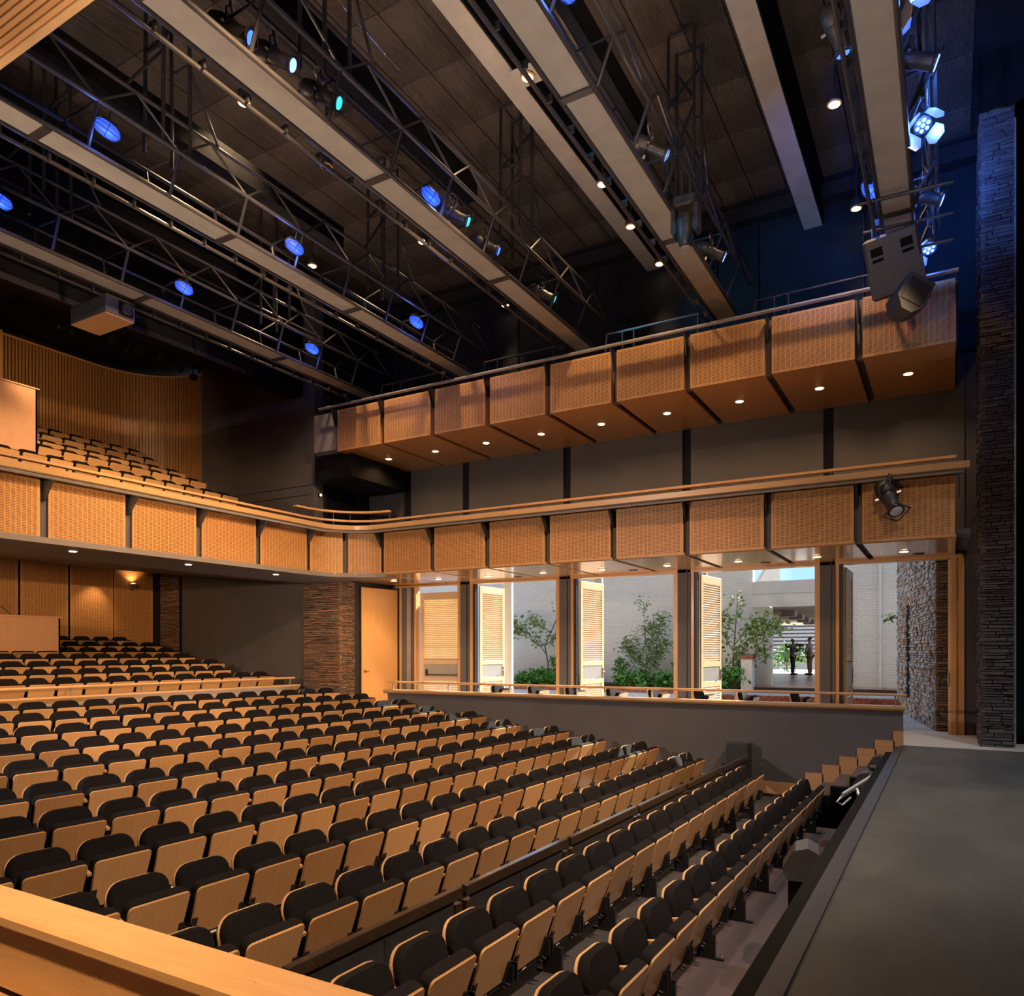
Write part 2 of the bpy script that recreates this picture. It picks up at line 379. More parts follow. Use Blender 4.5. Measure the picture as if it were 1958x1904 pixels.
def brick_white():
    m, nt, bs = mat_new('white_painted_brick')
    b = N(nt, 'ShaderNodeTexBrick'); nt.links.new(coords(nt, 'Object', (1, 1, 1), (PI/2, 0, 0)), b.inputs['Vector'])
    b.inputs['Scale'].default_value = 1; b.inputs['Brick Width'].default_value = .23; b.inputs['Row Height'].default_value = .085
    b.inputs['Mortar Size'].default_value = .010; b.inputs['Color1'].default_value = (.66, .625, .56, 1); b.inputs['Color2'].default_value = (.72, .68, .61, 1)
    b.inputs['Mortar'].default_value = (.60, .56, .49, 1)
    nt.links.new(b.outputs['Color'], bs.inputs['Base Color']); bs.inputs['Roughness'].default_value = .7
    iv = N(nt, 'ShaderNodeMath', operation='SUBTRACT'); iv.inputs[0].default_value = 1; nt.links.new(b.outputs['Fac'], iv.inputs[1])
    bump(nt, bs, iv.outputs[0], .5, .02); return m
M['brick_white'] = brick_white()
def cobble():
    m, nt, bs = mat_new('cobble_paving')
    b = N(nt, 'ShaderNodeTexBrick'); nt.links.new(coords(nt), b.inputs['Vector'])
    b.inputs['Scale'].default_value = 1; b.inputs['Brick Width'].default_value = .22; b.inputs['Row Height'].default_value = .11; b.inputs['Mortar Size'].default_value = .008
    b.inputs['Color1'].default_value = (.38, .37, .35, 1); b.inputs['Color2'].default_value = (.46, .44, .41, 1); b.inputs['Mortar'].default_value = (.25, .24, .23, 1)
    nt.links.new(b.outputs['Color'], bs.inputs['Base Color']); bs.inputs['Roughness'].default_value = .8; return m
M['cobble'] = cobble()
ORD = ['first','second','third','fourth','fifth','sixth','seventh','eighth','ninth','tenth','eleventh','twelfth','thirteenth','fourteenth','fifteenth','sixteenth','seventeenth','eighteenth','nineteenth','twentieth','twenty-first','twenty-second','twenty-third','twenty-fourth','twenty-fifth','twenty-sixth','twenty-seventh','twenty-eighth']
# key planes of the hall, metres; the stage floor is z = 0, x runs to the stage, y across the house
YF = 14.15      # balcony fronts
YW = 16.75      # side wall with the doors
YH = 14.40      # box front wall
YR = 14.57      # side wall of the rear stalls
XB = -13.05     # rear balcony front
XR = -21.0      # rear wall
ZC = 11.5       # ceiling
# ================================================================== SEATING DATA
ROWS = [(-1.68, .013, -.55, 12.85), (-2.57, .012, -.38, 12.60), (-3.78, .022, -.34, 13.48), (-4.80, .027, -.242, 13.90),
        (-5.80, .032, -.144, 13.72), (-6.72, .045, -.046, 13.95), (-7.76, .050, .052, 13.79), (-8.90, .065, .15, 14.20),
        (-9.82, .085, .248, 13.92), (-10.97, .105, .346, 14.33), (-12.22, .115, .444, 14.36), (-13.60, .120, .542, 14.55)]
PANH = .70
def row_x(i, y): return ROWS[i][0] + ROWS[i][1] * (y - 14.0)
REAR = [(-15.32 - .895*k if k else -15.32, .95 + .158*k, [14.0, 13.35, 13.88, 13.62, 13.8, 13.85, 13.55][k]) for k in range(7)]
BALC = [(-16.0, 5.45, 13.9), (-16.85, 5.80, 14.1), (-17.7, 6.22, 13.75), (-18.6, 6.58, 13.75), (-19.5, 7.00, 13.65), (-20.35, 7.38, 13.75)]

# ================================================================== FLOORS
fl = struct(MB().box(-13.2, -.78, -3, YH, -1.45, -1.28).build('floor', M['carpet']), 'dark speckled carpet floor of the raked auditorium')
for i in range(12):
    zt = ROWS[i][2] - PANH
    ys = [-3.0, YH] if i < 10 else [-3.0, YW - .3]
    def fr(y): return -.78 if i == 0 else row_x(i-1, y) - .42
    def bk(y): return row_x(i, y) - (.42 if i < 11 else .60)
    v = []
    for z in (-1.44, zt):
        v += [(fr(ys[0]), ys[0], z), (fr(ys[1]), ys[1], z), (bk(ys[1]), ys[1], z), (bk(ys[0]), ys[0], z)]
    MB().add(v, [(0,1,2,3),(7,6,5,4),(0,4,5,1),(1,5,6,2),(2,6,7,3),(3,7,4,0)]).build('carpet_tier', M['carpet_pit'] if i == 0 else M['carpet'], fl)
for k, (x, zp, ye) in enumerate(REAR):
    zt = zp - PANH
    MB().box(x - .50 if k < 6 else XR, x + .40 if k else -14.9, -3, YR, -1.4, zt).build('carpet_tier', M['carpet'], fl)
st = MB().box(-.74, 9, -6, 14.43, -.16, 0)
stf = struct(st.build('floor_stage', M['stage']), 'worn black painted stage floor')
MB().box(-.775, -.66, -6, 14.05, -.10, .018).build('edge_nosing', M['metal_dark'], stf)
MB().box(-.90, -.80, -6, 13.75, -.15, -.045).build('edge_trunking', M['black'], stf)
MB().box(-.80, -.775, -6, 13.75, -.16, -.09).build('edge_channel', M['black'], stf)
MB().box(-.82, -.76, -6, 13.2, -1.25, -.16).build('stage_front', M['black'], stf)
struct(MB().box(-14.6, 1.2, YH + .02, 17.2, -.14, 0).build('floor_box', M['paving']), 'pale grey stone floor of the side box and doorway')

# ================================================================== WALLS
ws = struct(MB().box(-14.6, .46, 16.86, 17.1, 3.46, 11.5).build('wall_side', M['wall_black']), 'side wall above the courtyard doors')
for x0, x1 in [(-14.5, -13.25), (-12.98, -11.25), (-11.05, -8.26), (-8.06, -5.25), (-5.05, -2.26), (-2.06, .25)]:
    MB().box(x0, x1, YW, 16.9, 3.46, 7.3).build('wall_panel', M['wall_shaded'], ws)
MB().box(.25, .47, 16.80, 17.1, 0, 7.3).build('end_return', M['wall_rear'], ws)
for x in (-13.6, -12.1, -9.6, -7.4, -4.5, -3.6, -1.5, -.9):                 # conduits on the black upper wall
    MB().tube((x, 16.83, 7.4), (x, 16.83, 11.4), .018, 6).build('conduit', M['steel_dark'], ws)
wu = struct(MB().box(-19.2, -14.5, YR, 14.9, 4.0, 11.5).build('wall_balcony_side', M['wall']), 'charcoal side wall of the upstairs balcony')
MB().box(-14.65, -14.5, 14.9, 17.1, 3.5, 11.5).build('return_wall', M['wall_black'], wu)
for z in (5.75, 6.0): MB().box(-18.95, -14.6, YR - .006, YR, z, z + .012).build('wall_joint', M['black'], wu)
MB().box(-14.5, -14.44, 15.05, 15.95, 4.0, 6.2).build('exit_leaf', M['black'], wu)
MB().tube((-14.38, 15.15, 4.3), (-14.38, 15.15, 5.35), .02, 8).build('pull_handle', M['chrome'], wu)
struct(MB().box(-21.0, -14.5, YR + .06, 14.95, -.2, 4.3).build('wall_stalls_side', M['wall_rear']), 'dark plain wall beside the rear stalls')
wr = struct(MB().box(-21.4, -21.06, -3.2, 17, -1.4, 11.6).build('wall_rear', M['wall_black']), 'rear wall of the house')
def slotted(mb, pts, z0, z1, nrm, b=.035, seg=1):
    """pts: plan polyline of the front face; thickness goes against nrm(i)"""
    n = len(pts); L = [0]
    for i in range(1, n): L.append(L[-1] + (Vector(pts[i]) - Vector(pts[i-1])).length)
    T = L[-1]
    def at(t):
        for i in range(1, n):
            if t <= L[i] + 1e-9:
                f = (t - L[i-1]) / (L[i] - L[i-1]); return Vector(pts[i-1]).lerp(Vector(pts[i]), f), i
        return Vector(pts[-1]), n-1
    ts = sorted(set([0, b, T-b, T] + [l for l in L if b < l < T-b])); zs = [z0, z0+b, z1-b, z1]
    base = len(mb.v); fb = len(mb.f)
    for dep in (0, .03):
        for t in ts:
            p, i = at(t); nn = Vector(nrm(p))
            for z in zs: q = p - nn*dep; mb.v.append((q.x, q.y, z))
    m = len(ts); k = len(zs)
    def id_(d, a, c): return base + d*m*k + a*k + c
    for a in range(m-1):
        for c in range(k-1):
            mb.f.append((id_(0,a,c), id_(0,a+1,c), id_(0,a+1,c+1), id_(0,a,c+1)))
            inner = c == 1 and ts[a] >= b - 1e-6 and ts[a+1] <= T - b + 1e-6
            mb.uv[len(mb.f)-1] = [(ts[a]+.001, zs[c]-z0), (ts[a+1], zs[c]-z0), (ts[a+1], zs[c+1]-z0), (ts[a]+.001, zs[c+1]-z0)] if inner else [(-1,-1)]*4
            mb.f.append((id_(1,a,c+1), id_(1,a+1,c+1), id_(1,a+1,c), id_(1,a,c))); mb.uv[len(mb.f)-1] = [(-1,-1)]*4
    def rim(f): mb.f.append(f); mb.uv[len(mb.f)-1] = [(-1,-1)]*4
    for a in range(m-1):
        rim((id_(0,a,0), id_(1,a,0), id_(1,a+1,0), id_(0,a+1,0))); rim((id_(0,a,k-1), id_(0,a+1,k-1), id_(1,a+1,k-1), id_(1,a,k-1)))
    for c in range(k-1):
        rim((id_(0,0,c), id_(0,0,c+1), id_(1,0,c+1), id_(1,0,c))); rim((id_(0,m-1,c), id_(1,m-1,c), id_(1,m-1,c+1), id_(0,m-1,c+1)))
    return mb
for y in (6.71, 8.0, 9.29, 10.58, 11.87, 13.13):
    slotted(MB(), [(XR, y), (XR, y + 1.22)], .6, 4.0, lambda p: (1, 0)).build('slotted_panel', M['slots'], wr)
# curved slatted timber wall upstairs
path = [(-21.0, y) for y in (3.0, 6.0, 9.0, 12.57)] + [(-19 - 2*math.cos(a), 12.57 + 2*math.sin(a)) for a in [k*PI/2/12 for k in range(1, 13)]]
sb = MB(); n = len(path)
for i in range(n-1):
    p, q = path[i], path[i+1]
    sb.add([(p[0]-.06, p[1]+.02, 5.6), (q[0]-.06, q[1]+.02, 5.6), (q[0]-.06, q[1]+.02, 9.74), (p[0]-.06, p[1]+.02, 9.74)], [(0,1,2,3)])
wsl = struct(sb.build('wall_slatted', M['slat']), 'curved timber slatted wall behind the upstairs seats')
slb = MB(); acc = 0; d = .085
for i in range(n-1):
    p, q = Vector(path[i]), Vector(path[i+1]); L = (q-p).length; t = d - acc
    while t <= L:
        c = p.lerp(q, t/L); u = (q-p).normalized(); nn = Vector((u.y, -u.x))
        a, b_, c2, d2 = c-u*.027, c+u*.027, c+u*.027-nn*.035, c-u*.027-nn*.035
        slb.add([(*a, 5.6), (*b_, 5.6), (*c2, 5.6), (*d2, 5.6), (*a, 9.74), (*b_, 9.74), (*c2, 9.74), (*d2, 9.74)], [(0,1,5,4),(1,2,6,5),(2,3,7,6),(3,0,4,7),(4,5,6,7)])
        t += d
    acc = (acc + L) % d
s_ = slb.build('timber_slats', M['slat'], wsl); s_['kind'] = 'stuff'
MB().path([(x+.01, y-.01, 9.75) for x, y in path], .03, 6).build('top_trim', M['frame_wood'], wsl)
struct(MB().box(-22, 9.4, -3.4, -3.15, -1.5, 11.6).build('wall_near', M['wall']), 'wall on the near side of the house')
struct(MB().box(9.2, 9.4, -6, 17.4, -1.5, 11.6).build('wall_backstage', M['wall_black']), 'black wall at the back of the stage')
struct(MB().box(.95, 9.4, 16.6, 17.2, 0, 11.6).build('wall_wing', M['wall_black']), 'dark wing wall beyond the stone pier')

# ceiling: separate boards with recessed joints
ce = struct(MB().box(-21.5, 9.5, -3.4, 17.4, ZC + .05, ZC + .3).build('ceiling', M['wall_black']), 'dark ceiling of large textured boards')
src = MB().bevbox(-.325, .325, -.685, .685, 0, .05, .008).build('ceiling_board', M['ceil'], ce); src.location = (-14.7, 5.0, ZC)
for ix in range(22):
    for iy in range(10):
        x = -14.05 + .67*ix; y = 4.2 + 1.39*iy
        share('ceiling_board', src, ce, (x, y + (.0 if ix % 2 else 0), ZC))
for nm, x0, x1, lab in (('trim_1', -6.12, -5.79, 'broad taupe roof beam between the middle bridges'), ('trim_2', -2.65, -2.29, 'broad taupe roof beam nearest the stage')):
    b = struct(MB().box(x0, x1, -3, 16.86, 10.5, ZC).build(nm, M['plate']), lab)
    MB().box(x1, x1 + .02, -3, 16.86, 10.52, ZC).build('dark_side_sheet', M['black'], b)  # added sheet: the side's own black and its lack of light in one
struct(MB().box(-14.6, 1.2, 16.55, 16.86, 10.9, 11.2).build('trim_3', M['steel_dark']), 'dark ledge where ceiling meets the upper side wall')
bk_ = struct(MB().box(-15.3, -14.85, -3, 14.5, 8.36, 11.5).build('trim_4', M['black']), 'black bulkhead beam in front of the upstairs balcony')
MB().box(-14.85, -14.80, -3, 12.6, 8.36, 8.46).build('edge_strip', M['steel_dark'], bk_)
struct(MB().box(-21.1, -15.3, -3, 14.5, 9.9, 10.05).build('ceiling_balcony', M['black']), 'low black ceiling over the upstairs balcony')

# balcony decks behind the fronts
bf = struct(MB().box(-21.0, -13.3, -3, YR, 3.98, 4.02).build('floor_balcony', M['carpet']), 'stepped floor of the upstairs balcony')
for k, (x, zp, ye) in enumerate(BALC):
    MB().box(x - .45 if k < 5 else -21, x + .40, -3, YR, 4.0, zp - PANH).build('carpet_tier', M['carpet'], bf)
so = MB()
arc = [(-11.77 - 1.28*math.cos(a), 12.87 + 1.28*math.sin(a)) for a in [k*PI/2/8 for k in range(9)]]
poly = [(-14.9, -3), (-13.05, -3)] + arc + [(-11.77, 14.6), (-14.9, 14.6)]
so.extrude(poly, lambda p, t: (p[0]+.02 if p[0] < -13 else p[0], p[1], t), 3.40, 3.5)
cs = struct(so.build('ceiling_stalls', M['soffit_grey']), 'grey soffit under the rear balcony')
MB().add([(-14.9, -3, 3.40), (-14.9, 14.6, 3.40), (-21.1, 14.6, 3.98), (-21.1, -3, 3.98), (-14.9, -3, 3.5), (-14.9, 14.6, 3.5), (-21.1, 14.6, 4.0), (-21.1, -3, 4.0)],
         [(0,1,2,3),(7,6,5,4),(0,4,5,1),(1,5,6,2),(2,6,7,3),(3,7,4,0)]).build('sloping_soffit', M['soffit_grey'], cs)

# ================================================================== STONE
def stones(u0, u1, z0, z1, place, course=.05, lmin=.12, lmax=.5, dep=(.015, .06), rnd=None):
    """list of boxes (8 verts each) covering a face; place(u, z, d) -> world point, d outward"""
    rnd = rnd or R; out = []; z = z0
    while z < z1 - .01:
        h = min(course * rnd.uniform(.6, 1.35), z1 - z); u = u0 - rnd.uniform(0, lmin)
        while u < u1:
            l = rnd.uniform(lmin, lmax); a = max(u, u0); b = min(u + l, u1)
            if b - a > .03:
                d = rnd.uniform(*dep); t = rnd.uniform(-.006, .006); g = .003
                out.append([place(a+g, z+g, -.05), place(b-g, z+g+t, -.05), place(b-g, z+h-g+t, -.05), place(a+g, z+h-g, -.05),
                            place(a+g+.004, z+g+.004, d), place(b-g-.004, z+g+t+.004, d*rnd.uniform(.8, 1.1)), place(b-g-.004, z+h-g+t-.003, d*rnd.uniform(.7, 1)), place(a+g+.004, z+h-g-.003, d)])
            u += l
        z += h
    return out
SF = [(4,5,6,7),(0,1,5,4),(1,2,6,5),(2,3,7,6),(3,0,4,7)]
def stone_stuff(lst, name, mat, parent):
    b = MB()
    for s in lst: b.add(s, SF)
    o_ = b.build(name, mat, parent); o_['kind'] = 'stuff'; return o_
# proscenium pier by the stage
pier = struct(MB().box(.47, .93, 14.93, 17.0, 0, 11.5).build('wall_pier', M['black']), 'tall plum grey slate pier beside the stage')
rp = random.Random(3)
fs_ = stones(.455, .94, 0, 10.7, lambda u, z, d: (u, 14.93 - d, z), .056, .16, .5, (.01, .05), rp)
for s in fs_[:300]:
    b = MB(); b.add(s, SF); b.build('stone', M['stone_pier'], pier)
stone_stuff(fs_[300:], 'upper_stones', M['stone_pier'], pier)
stone_stuff(stones(14.9, 17.0, 0, 10.7, lambda u, z, d: (.47 - d, u, z), .056, .16, .5, (.005, .04), rp), 'side_stones', M['stone_pier'], pier)
MB().box(.925, .955, 14.90, 14.96, 0, 10.4).build('corner_bead', M['steel_pale'], pier)
# slate column between rear stalls and box
colm = struct(MB().box(-14.9, -13.62, 14.6, 15.1, -.4, 3.5).build('wall_column', M['black']), 'rust brown slate column under the balcony corner')
stone_stuff(stones(-14.9, -13.6, -.3, 3.42, lambda u, z, d: (u, 14.6 - d, z), .045, .1, .4, (.005, .035), rp), 'side_stones', M['stone_brown'], colm)
stone_stuff(stones(14.58, 15.12, -.3, 3.45, lambda u, z, d: (-13.62 + d, u, z), .045, .1, .35, (.005, .05), rp), 'front_stones', M['stone_brown'], colm)
colr = struct(MB().box(-21, -20.0, 14.62, 14.9, .6, 4.0).build('wall_pilaster', M['black']), 'shadowed slate pilaster in the rear stalls corner')
stone_stuff(stones(-21, -20.1, .6, 3.95, lambda u, z, d: (u, 14.62 - d, z), .045, .1, .4, (.005, .035), rp), 'side_stones', M['stone_brown'], colr)

# ================================================================== BOX FRONT WALL, STAIR
hw = struct(MB().box(-11.88, -.68, YH, YH + .14, -1.25, .574).build('wall_box_front', M['wall']), 'low taupe wall in front of the side box')
cb = MB().extrude([(-.07, .62), (-.05, .585), (.0, .575), (.16, .575), (.20, .60), (.20, .665), (-.07, .665)], lambda p, t: (t, YH + p[0], p[1]), -11.97, -.66)
cop = tag(cb.build('box_coping', M['maple']), 'maple coping along the low wall of the side box', 'coping')
hr = thing('box_handrail', 'slim maple handrail on steel posts above the side box wall', 'handrail', (-6.3, YH + .05, .665))
MB().bevbox(-11.9, -.62, YH + .0, YH + .10, .83, .875, .012).build('rail', M['maple'], hr)
psrc = MB().box(-.012, .012, YH + .03, YH + .07, .66, .835)
for x in (-11.75, -10.1, -8.45, -6.8, -5.15, -3.5, -2.0, -.8):
    MB().box(x-.012, x+.012, YH + .03, YH + .07, .66, .835).build('post', M['steel_pale'], hr)
def skirt(i, x0, x1, z): return MB().box(x0, x1, YH - .025, YH, z - .22, z).build('baseboard', M['oak'], hw)
for i in range(1, 11):
    z = ROWS[i][2] - PANH
    x1 = row_x(i-1, YH) - .42; x0 = row_x(i, YH) - .42
    if i == 1: x1 = -2.24
    if i == 10: x0 = -11.88
    skirt(i, x0, x1, z + .28)
stair = struct(MB().box(-2.62, -2.22, 13.05, YH - .02, -1.25, -1.05).build('stair_stage', M['carpet_pit']), 'carpeted steps from the pit up to the stage')
for k in range(6):
    x1 = -.78; x0 = -2.22 + .283*k; z = -.885 + .165*k - (.0)
    z1 = min(z, -.01)
    MB().box(x0, -.78 if k < 5 else -.78, 13.05, YH - .03, -1.25, z1 - .02).build('step', M['black'], stair)
    MB().box(x0, x0 + .32, 13.08, YH - .03, z1 - .02, z1).build('tread', M['carpet_pit'], stair)
    # mitred timber stringer piece on the wall
    MB().box(x0 - .02, min(x0 + .283, -.67), YH - .035, YH - .003, z1 - .12, z1 + .30).build('stringer_step', M['oak'], stair)
tag(MB().box(-3.56, -3.18, 14.0, 14.36, -1.06, -.10).build('carpet_post', M['black_sheen']), 'black carpeted block at the end of the dark rail', 'block')

# rear stalls parapet
pw = struct(MB().box(-14.92, -14.80, -3, 14.18, -.3, .598).build('wall_stalls_front', M['parapet']), 'pale low wall in front of the rear stalls')
tag(MB().extrude([(.06, .66), (.10, .70), (.10, .735), (-.14, .735), (-.14, .60), (.0, .60)], lambda p, t: (-14.80 + p[0], t, p[1]), -3, 14.28).build('stalls_coping', M['maple_y']), 'maple coping along the pale rear stalls wall', 'coping')
hr2 = thing('stalls_handrail', 'maple handrail on steel posts above the rear stalls wall', 'handrail', (-14.85, 8, .735))
MB().bevbox(-14.90, -14.80, -3, 14.2, .885, .93, .012).build('rail', M['maple_y'], hr2)
for y in (5.4, 6.9, 8.4, 9.9, 11.4, 12.8, 14.05):
    MB().box(-14.87, -14.83, y-.014, y+.014, .73, .89).build('post', M['steel_pale'], hr2)
# near side rail at the camera's box
nr = thing('near_box_rail', 'broad maple rail across the lower corner of the view', 'rail', (-3, 1.6, 0))
MB().bevbox(-14, 2.0, 1.50, 1.70, .545, .60, .012).build('coping_board', M['maple'], nr)
MB().box(-14, 2.0, 1.53, 1.66, .30, .548).build('fascia_board', M['maple'], nr)
MB().box(-14, 2.0, 1.36, 1.56, .235, .27).build('lower_shelf', M['maple'], nr)
MB().box(-14, 2.0, 1.56, 1.68, -1.2, .30).build('front_panel', M['wall'], nr)
struct(MB().box(-14, -.8, -3, 1.56, -.1, 0).build('floor_near_box', M['carpet']), 'floor of the near side box')
# ================================================================== BALCONIES
def bal_path(d, y0=-3.0, x1=.05, n=14):
    """plan polyline of the lower balcony front, offset d metres towards the audience"""
    pts = [(XB + d, y0), (XB + d, 12.87)]
    r = 1.28 - d
    pts += [(-11.77 - r*math.cos(a), 12.87 + r*math.sin(a)) for a in [k*PI/2/n for k in range(1, n+1)]]
    return pts + [(x1, YF - d)]
def sweep(prof, y0=-3.0, x1=.05):
    mb = MB(); paths = [bal_path(d, y0, x1) for d, z in prof]; m = len(paths[0]); k = len(prof)
    for i in range(m):
        for j in range(k): mb.v.append((*paths[j][i], prof[j][1]))
    for i in range(m-1):
        for j in range(k): mb.f.append((i*k+j, i*k+(j+1)%k, (i+1)*k+(j+1)%k, (i+1)*k+j))
    mb.f.append(tuple(range(k))); mb.f.append(tuple(reversed(range((m-1)*k, m*k)))); return mb
lb = thing('lower_balcony', 'curved lower balcony front with slotted timber panels and maple ledge', 'balcony', (-11, 13.5, 3.44))
sweep([(-.10, 3.46), (-.10, 4.52), (-.22, 4.52), (-.22, 3.46)]).build('backing_wall', M['wall'], lb)
for k in range(-3, 4):
    y = 7.01 + 1.5*k
    slotted(MB(), [(XB, y), (XB, y + 1.36)], 3.46, 4.47, lambda p: (1, 0)).build('slotted_panel', M['slots'], lb)
for a0, a1 in ((5, 42), (48, 85)):
    pts = [(-11.77 - 1.28*math.cos(math.radians(a)), 12.87 + 1.28*math.sin(math.radians(a))) for a in [a0 + (a1-a0)*t/6 for t in range(7)]]
    slotted(MB(), pts, 3.46, 4.47, lambda p: ((Vector((-11.77, 12.87)) - Vector(p)).normalized())).build('slotted_panel', M['slots'], lb)
for k in range(8):
    x = -11.79 + 1.5*k
    slotted(MB(), [(x, YF), (x + 1.37, YF)], 3.46, 4.47, lambda p: (0, -1)).build('slotted_panel', M['slots'], lb)
sweep([(.28, 4.485), (.33, 4.50), (.34, 4.60), (.0, 4.655), (-.16, 4.655), (-.16, 4.61), (.0, 4.60), (.26, 4.545)], x1=.28).build('ledge', M['maple'], lb)
sweep([(-.10, 4.48), (-.05, 4.48), (-.05, 4.61), (-.10, 4.61)], x1=.2).build('ledge_upstand', M['wall'], lb)
pp = bal_path(.26, x1=.20); MB().path([(x, y, 4.455) for x, y in pp], .030, 8).build('pipe_rail', M['steel_pale'], lb)
sweep([(-.12, 4.765), (-.12, 4.81), (-.24, 4.81), (-.24, 4.765)], x1=.10).build('handrail', M['maple'], lb)
def bracket(parent, p, nrm, z0, z1, reach):
    n_ = Vector((nrm[0], nrm[1], 0)); t = Vector((-n_.y, n_.x, 0))*.008; P = Vector((p[0], p[1], 0))
    q = [P - n_*.10 + Vector((0,0,z0)), P + n_*.03 + Vector((0,0,z0)), P + n_*reach + Vector((0,0,z1-.04)), P + n_*reach + Vector((0,0,z1)), P - n_*.10 + Vector((0,0,z1))]
    MB().add([v - t for v in q] + [v + t for v in q], [(0,1,2,3,4), (9,8,7,6,5), (0,5,6,1), (1,6,7,2), (2,7,8,3), (3,8,9,4), (4,9,5,0)]).build('bracket', M['steel'], parent)
for k in range(-3, 5): bracket(lb, (XB, 6.94 + 1.5*k if k < 4 else 12.90), (1, 0), 4.10, 4.44, .27)
for k in range(9): bracket(lb, (-11.86 + 1.5*k, YF), (0, -1), 4.10, 4.44, .27)
for p in [(-13.2, 4.9), (-13.2, 7.4), (-13.2, 9.9), (-13.2, 12.4), (-10.6, 14.30), (-8.4, 14.30), (-6.2, 14.30), (-4.0, 14.30), (-1.8, 14.30), (0.0, 14.30)]:
    MB().box(p[0]-.015, p[0]+.015, p[1]-.015, p[1]+.015, 4.64, 4.775).build('handrail_post', M['steel'], lb)
# second curved rail over the balcony corner
cr = thing('corner_rail', 'short curved maple rail raised on posts over the balcony corner', 'handrail', (-12.9, 14.2, 4.81))
pts = [(-13.25, 12.7)] + [(-11.80 - 1.45*math.cos(a), 12.90 + 1.45*math.sin(a)) for a in [math.radians(t) for t in (5, 20, 35, 50, 65, 80)]] + [(-11.78, 14.36)]
b = MB()
for i in range(len(pts)-1):
    p, q = Vector(pts[i]), Vector(pts[i+1]); u = (q-p).normalized(); nn = Vector((-u.y, u.x))*.06
    b.add([(*(p-nn), 4.985), (*(q-nn), 4.985), (*(q+nn), 4.985), (*(p+nn), 4.985), (*(p-nn), 5.03), (*(q-nn), 5.03), (*(q+nn), 5.03), (*(p+nn), 5.03)], [(0,3,2,1),(4,5,6,7),(0,1,5,4),(1,2,6,5),(2,3,7,6),(3,0,4,7)])
b.build('rail', M['maple'], cr)
for p in (pts[0], pts[4], pts[-1]): MB().box(p[0]-.015, p[0]+.015, p[1]-.015, p[1]+.015, 4.81, 4.99).build('post', M['steel'], cr)
# lower side soffit with downlights
def downlight(parent, x, y, z, r=.075, lens='gold_lens'):
    MB().lathe([(0, r*1.25), (.012, r*1.25), (.012, r)], (x, y, z - .012), (0, 0, 1), 16).build('downlight_ring', M['white'], parent)
    MB().lathe([(0, r*.95), (.006, r*.95)], (x, y, z - .016), (0, 0, 1), 16).build('downlight_lens', M[lens], parent)
MB().box(-13.5, .3, 14.30, YW, 3.52, 3.60).build('soffit_backing', M['wall_rear'], lb)
for k in range(8):
    x = -11.79 + 1.5*k
    MB().bevbox(x, x + 1.39, YF + .04, YW - .02, 3.44, 3.50, .008).build('soffit_panel', M['soffit'], lb)
    downlight(lb, x + .69 - .12, 15.6, 3.44)
    lamp('soffit_lamp', 'SPOT', (x + .57, 15.6, 3.40), 26, WARM, aim=(x + .57, 15.6, 0), spot_size=math.radians(95), spot_blend=.6, shadow_soft_size=.06)
MB().bevbox(-13.55, -11.86, 14.55, YW - .02, 3.44, 3.50, .008).build('soffit_panel', M['soffit'], lb)
downlight(lb, -12.5, 15.4, 3.44)
lamp('soffit_lamp', 'SPOT', (-12.5, 15.4, 3.40), 30, WARM, aim=(-12.7, 15.4, 0), spot_size=math.radians(110), spot_blend=.6, shadow_soft_size=.06)
for x in (-9.2, -6.2, -3.3, -.5):
    MB().lathe([(0, .10), (.01, .10)], (x, 16.15, 3.425), (0, 0, 1), 16).build('speaker_grille', M['wall'], lb)
for y in (5.4, 7.73, 10.1, 12.44):
    downlight(lb, -13.6, y, 3.40, .06, 'white_lens')
    lamp('soffit_lamp', 'SPOT', (-13.6, y, 3.36), 22, HALO, aim=(-13.6, y, 0), spot_size=math.radians(90), spot_blend=.6, shadow_soft_size=.05)

ub = thing('upper_balcony', 'upper side balcony of deep slotted timber boxes under a pipe rail', 'balcony', (-6.5, 15, 6.62))
MB().box(-14.15, .12, YF + .14, YF + .26, 6.64, 7.66).build('backing_wall', M['wall'], ub)
MB().box(-14.16, -13.36, YF + .08, YF + .18, 6.70, 7.66).build('end_fascia', M['box_fascia'], ub)
MB().box(-14.3, .12, YF + .26, YW, 6.72, 6.80).build('deck', M['wall_rear'], ub)
for k in range(9):
    x = -13.28 + 1.5*k
    slotted(MB(), [(x, YF), (x + 1.375, YF)], 6.62, 7.65, lambda p: (0, -1)).build('slotted_panel', M['slots'], ub)
    MB().bevbox(x, x + 1.375, YF + .03, YW - .02, 6.62, 6.68, .006).build('soffit_panel', M['soffit_dark'], ub)
    for xx in (x, x + 1.355): MB().box(xx, xx + .02, YF + .03, YF + .14, 6.68, 7.64).build('side_cheek', M['soffit_dark'], ub)
    downlight(ub, x + .64, 15.36, 6.62)
    lamp('soffit_lamp', 'SPOT', (x + .64, 15.36, 6.58), 38, (1.0, .60, .26), aim=(x + .64, 15.36, 3), spot_size=math.radians(150), spot_blend=.7, shadow_soft_size=.05)
MB().tube((-13.75, YF - .16, 7.70), (.13, YF - .16, 7.70), .034, 10).build('pipe_rail', M['steel_pale'], ub)
for k in range(10): bracket(ub, (-13.35 + 1.5*k if k < 9 else .09, YF), (0, -1), 7.25, 7.67, .17)
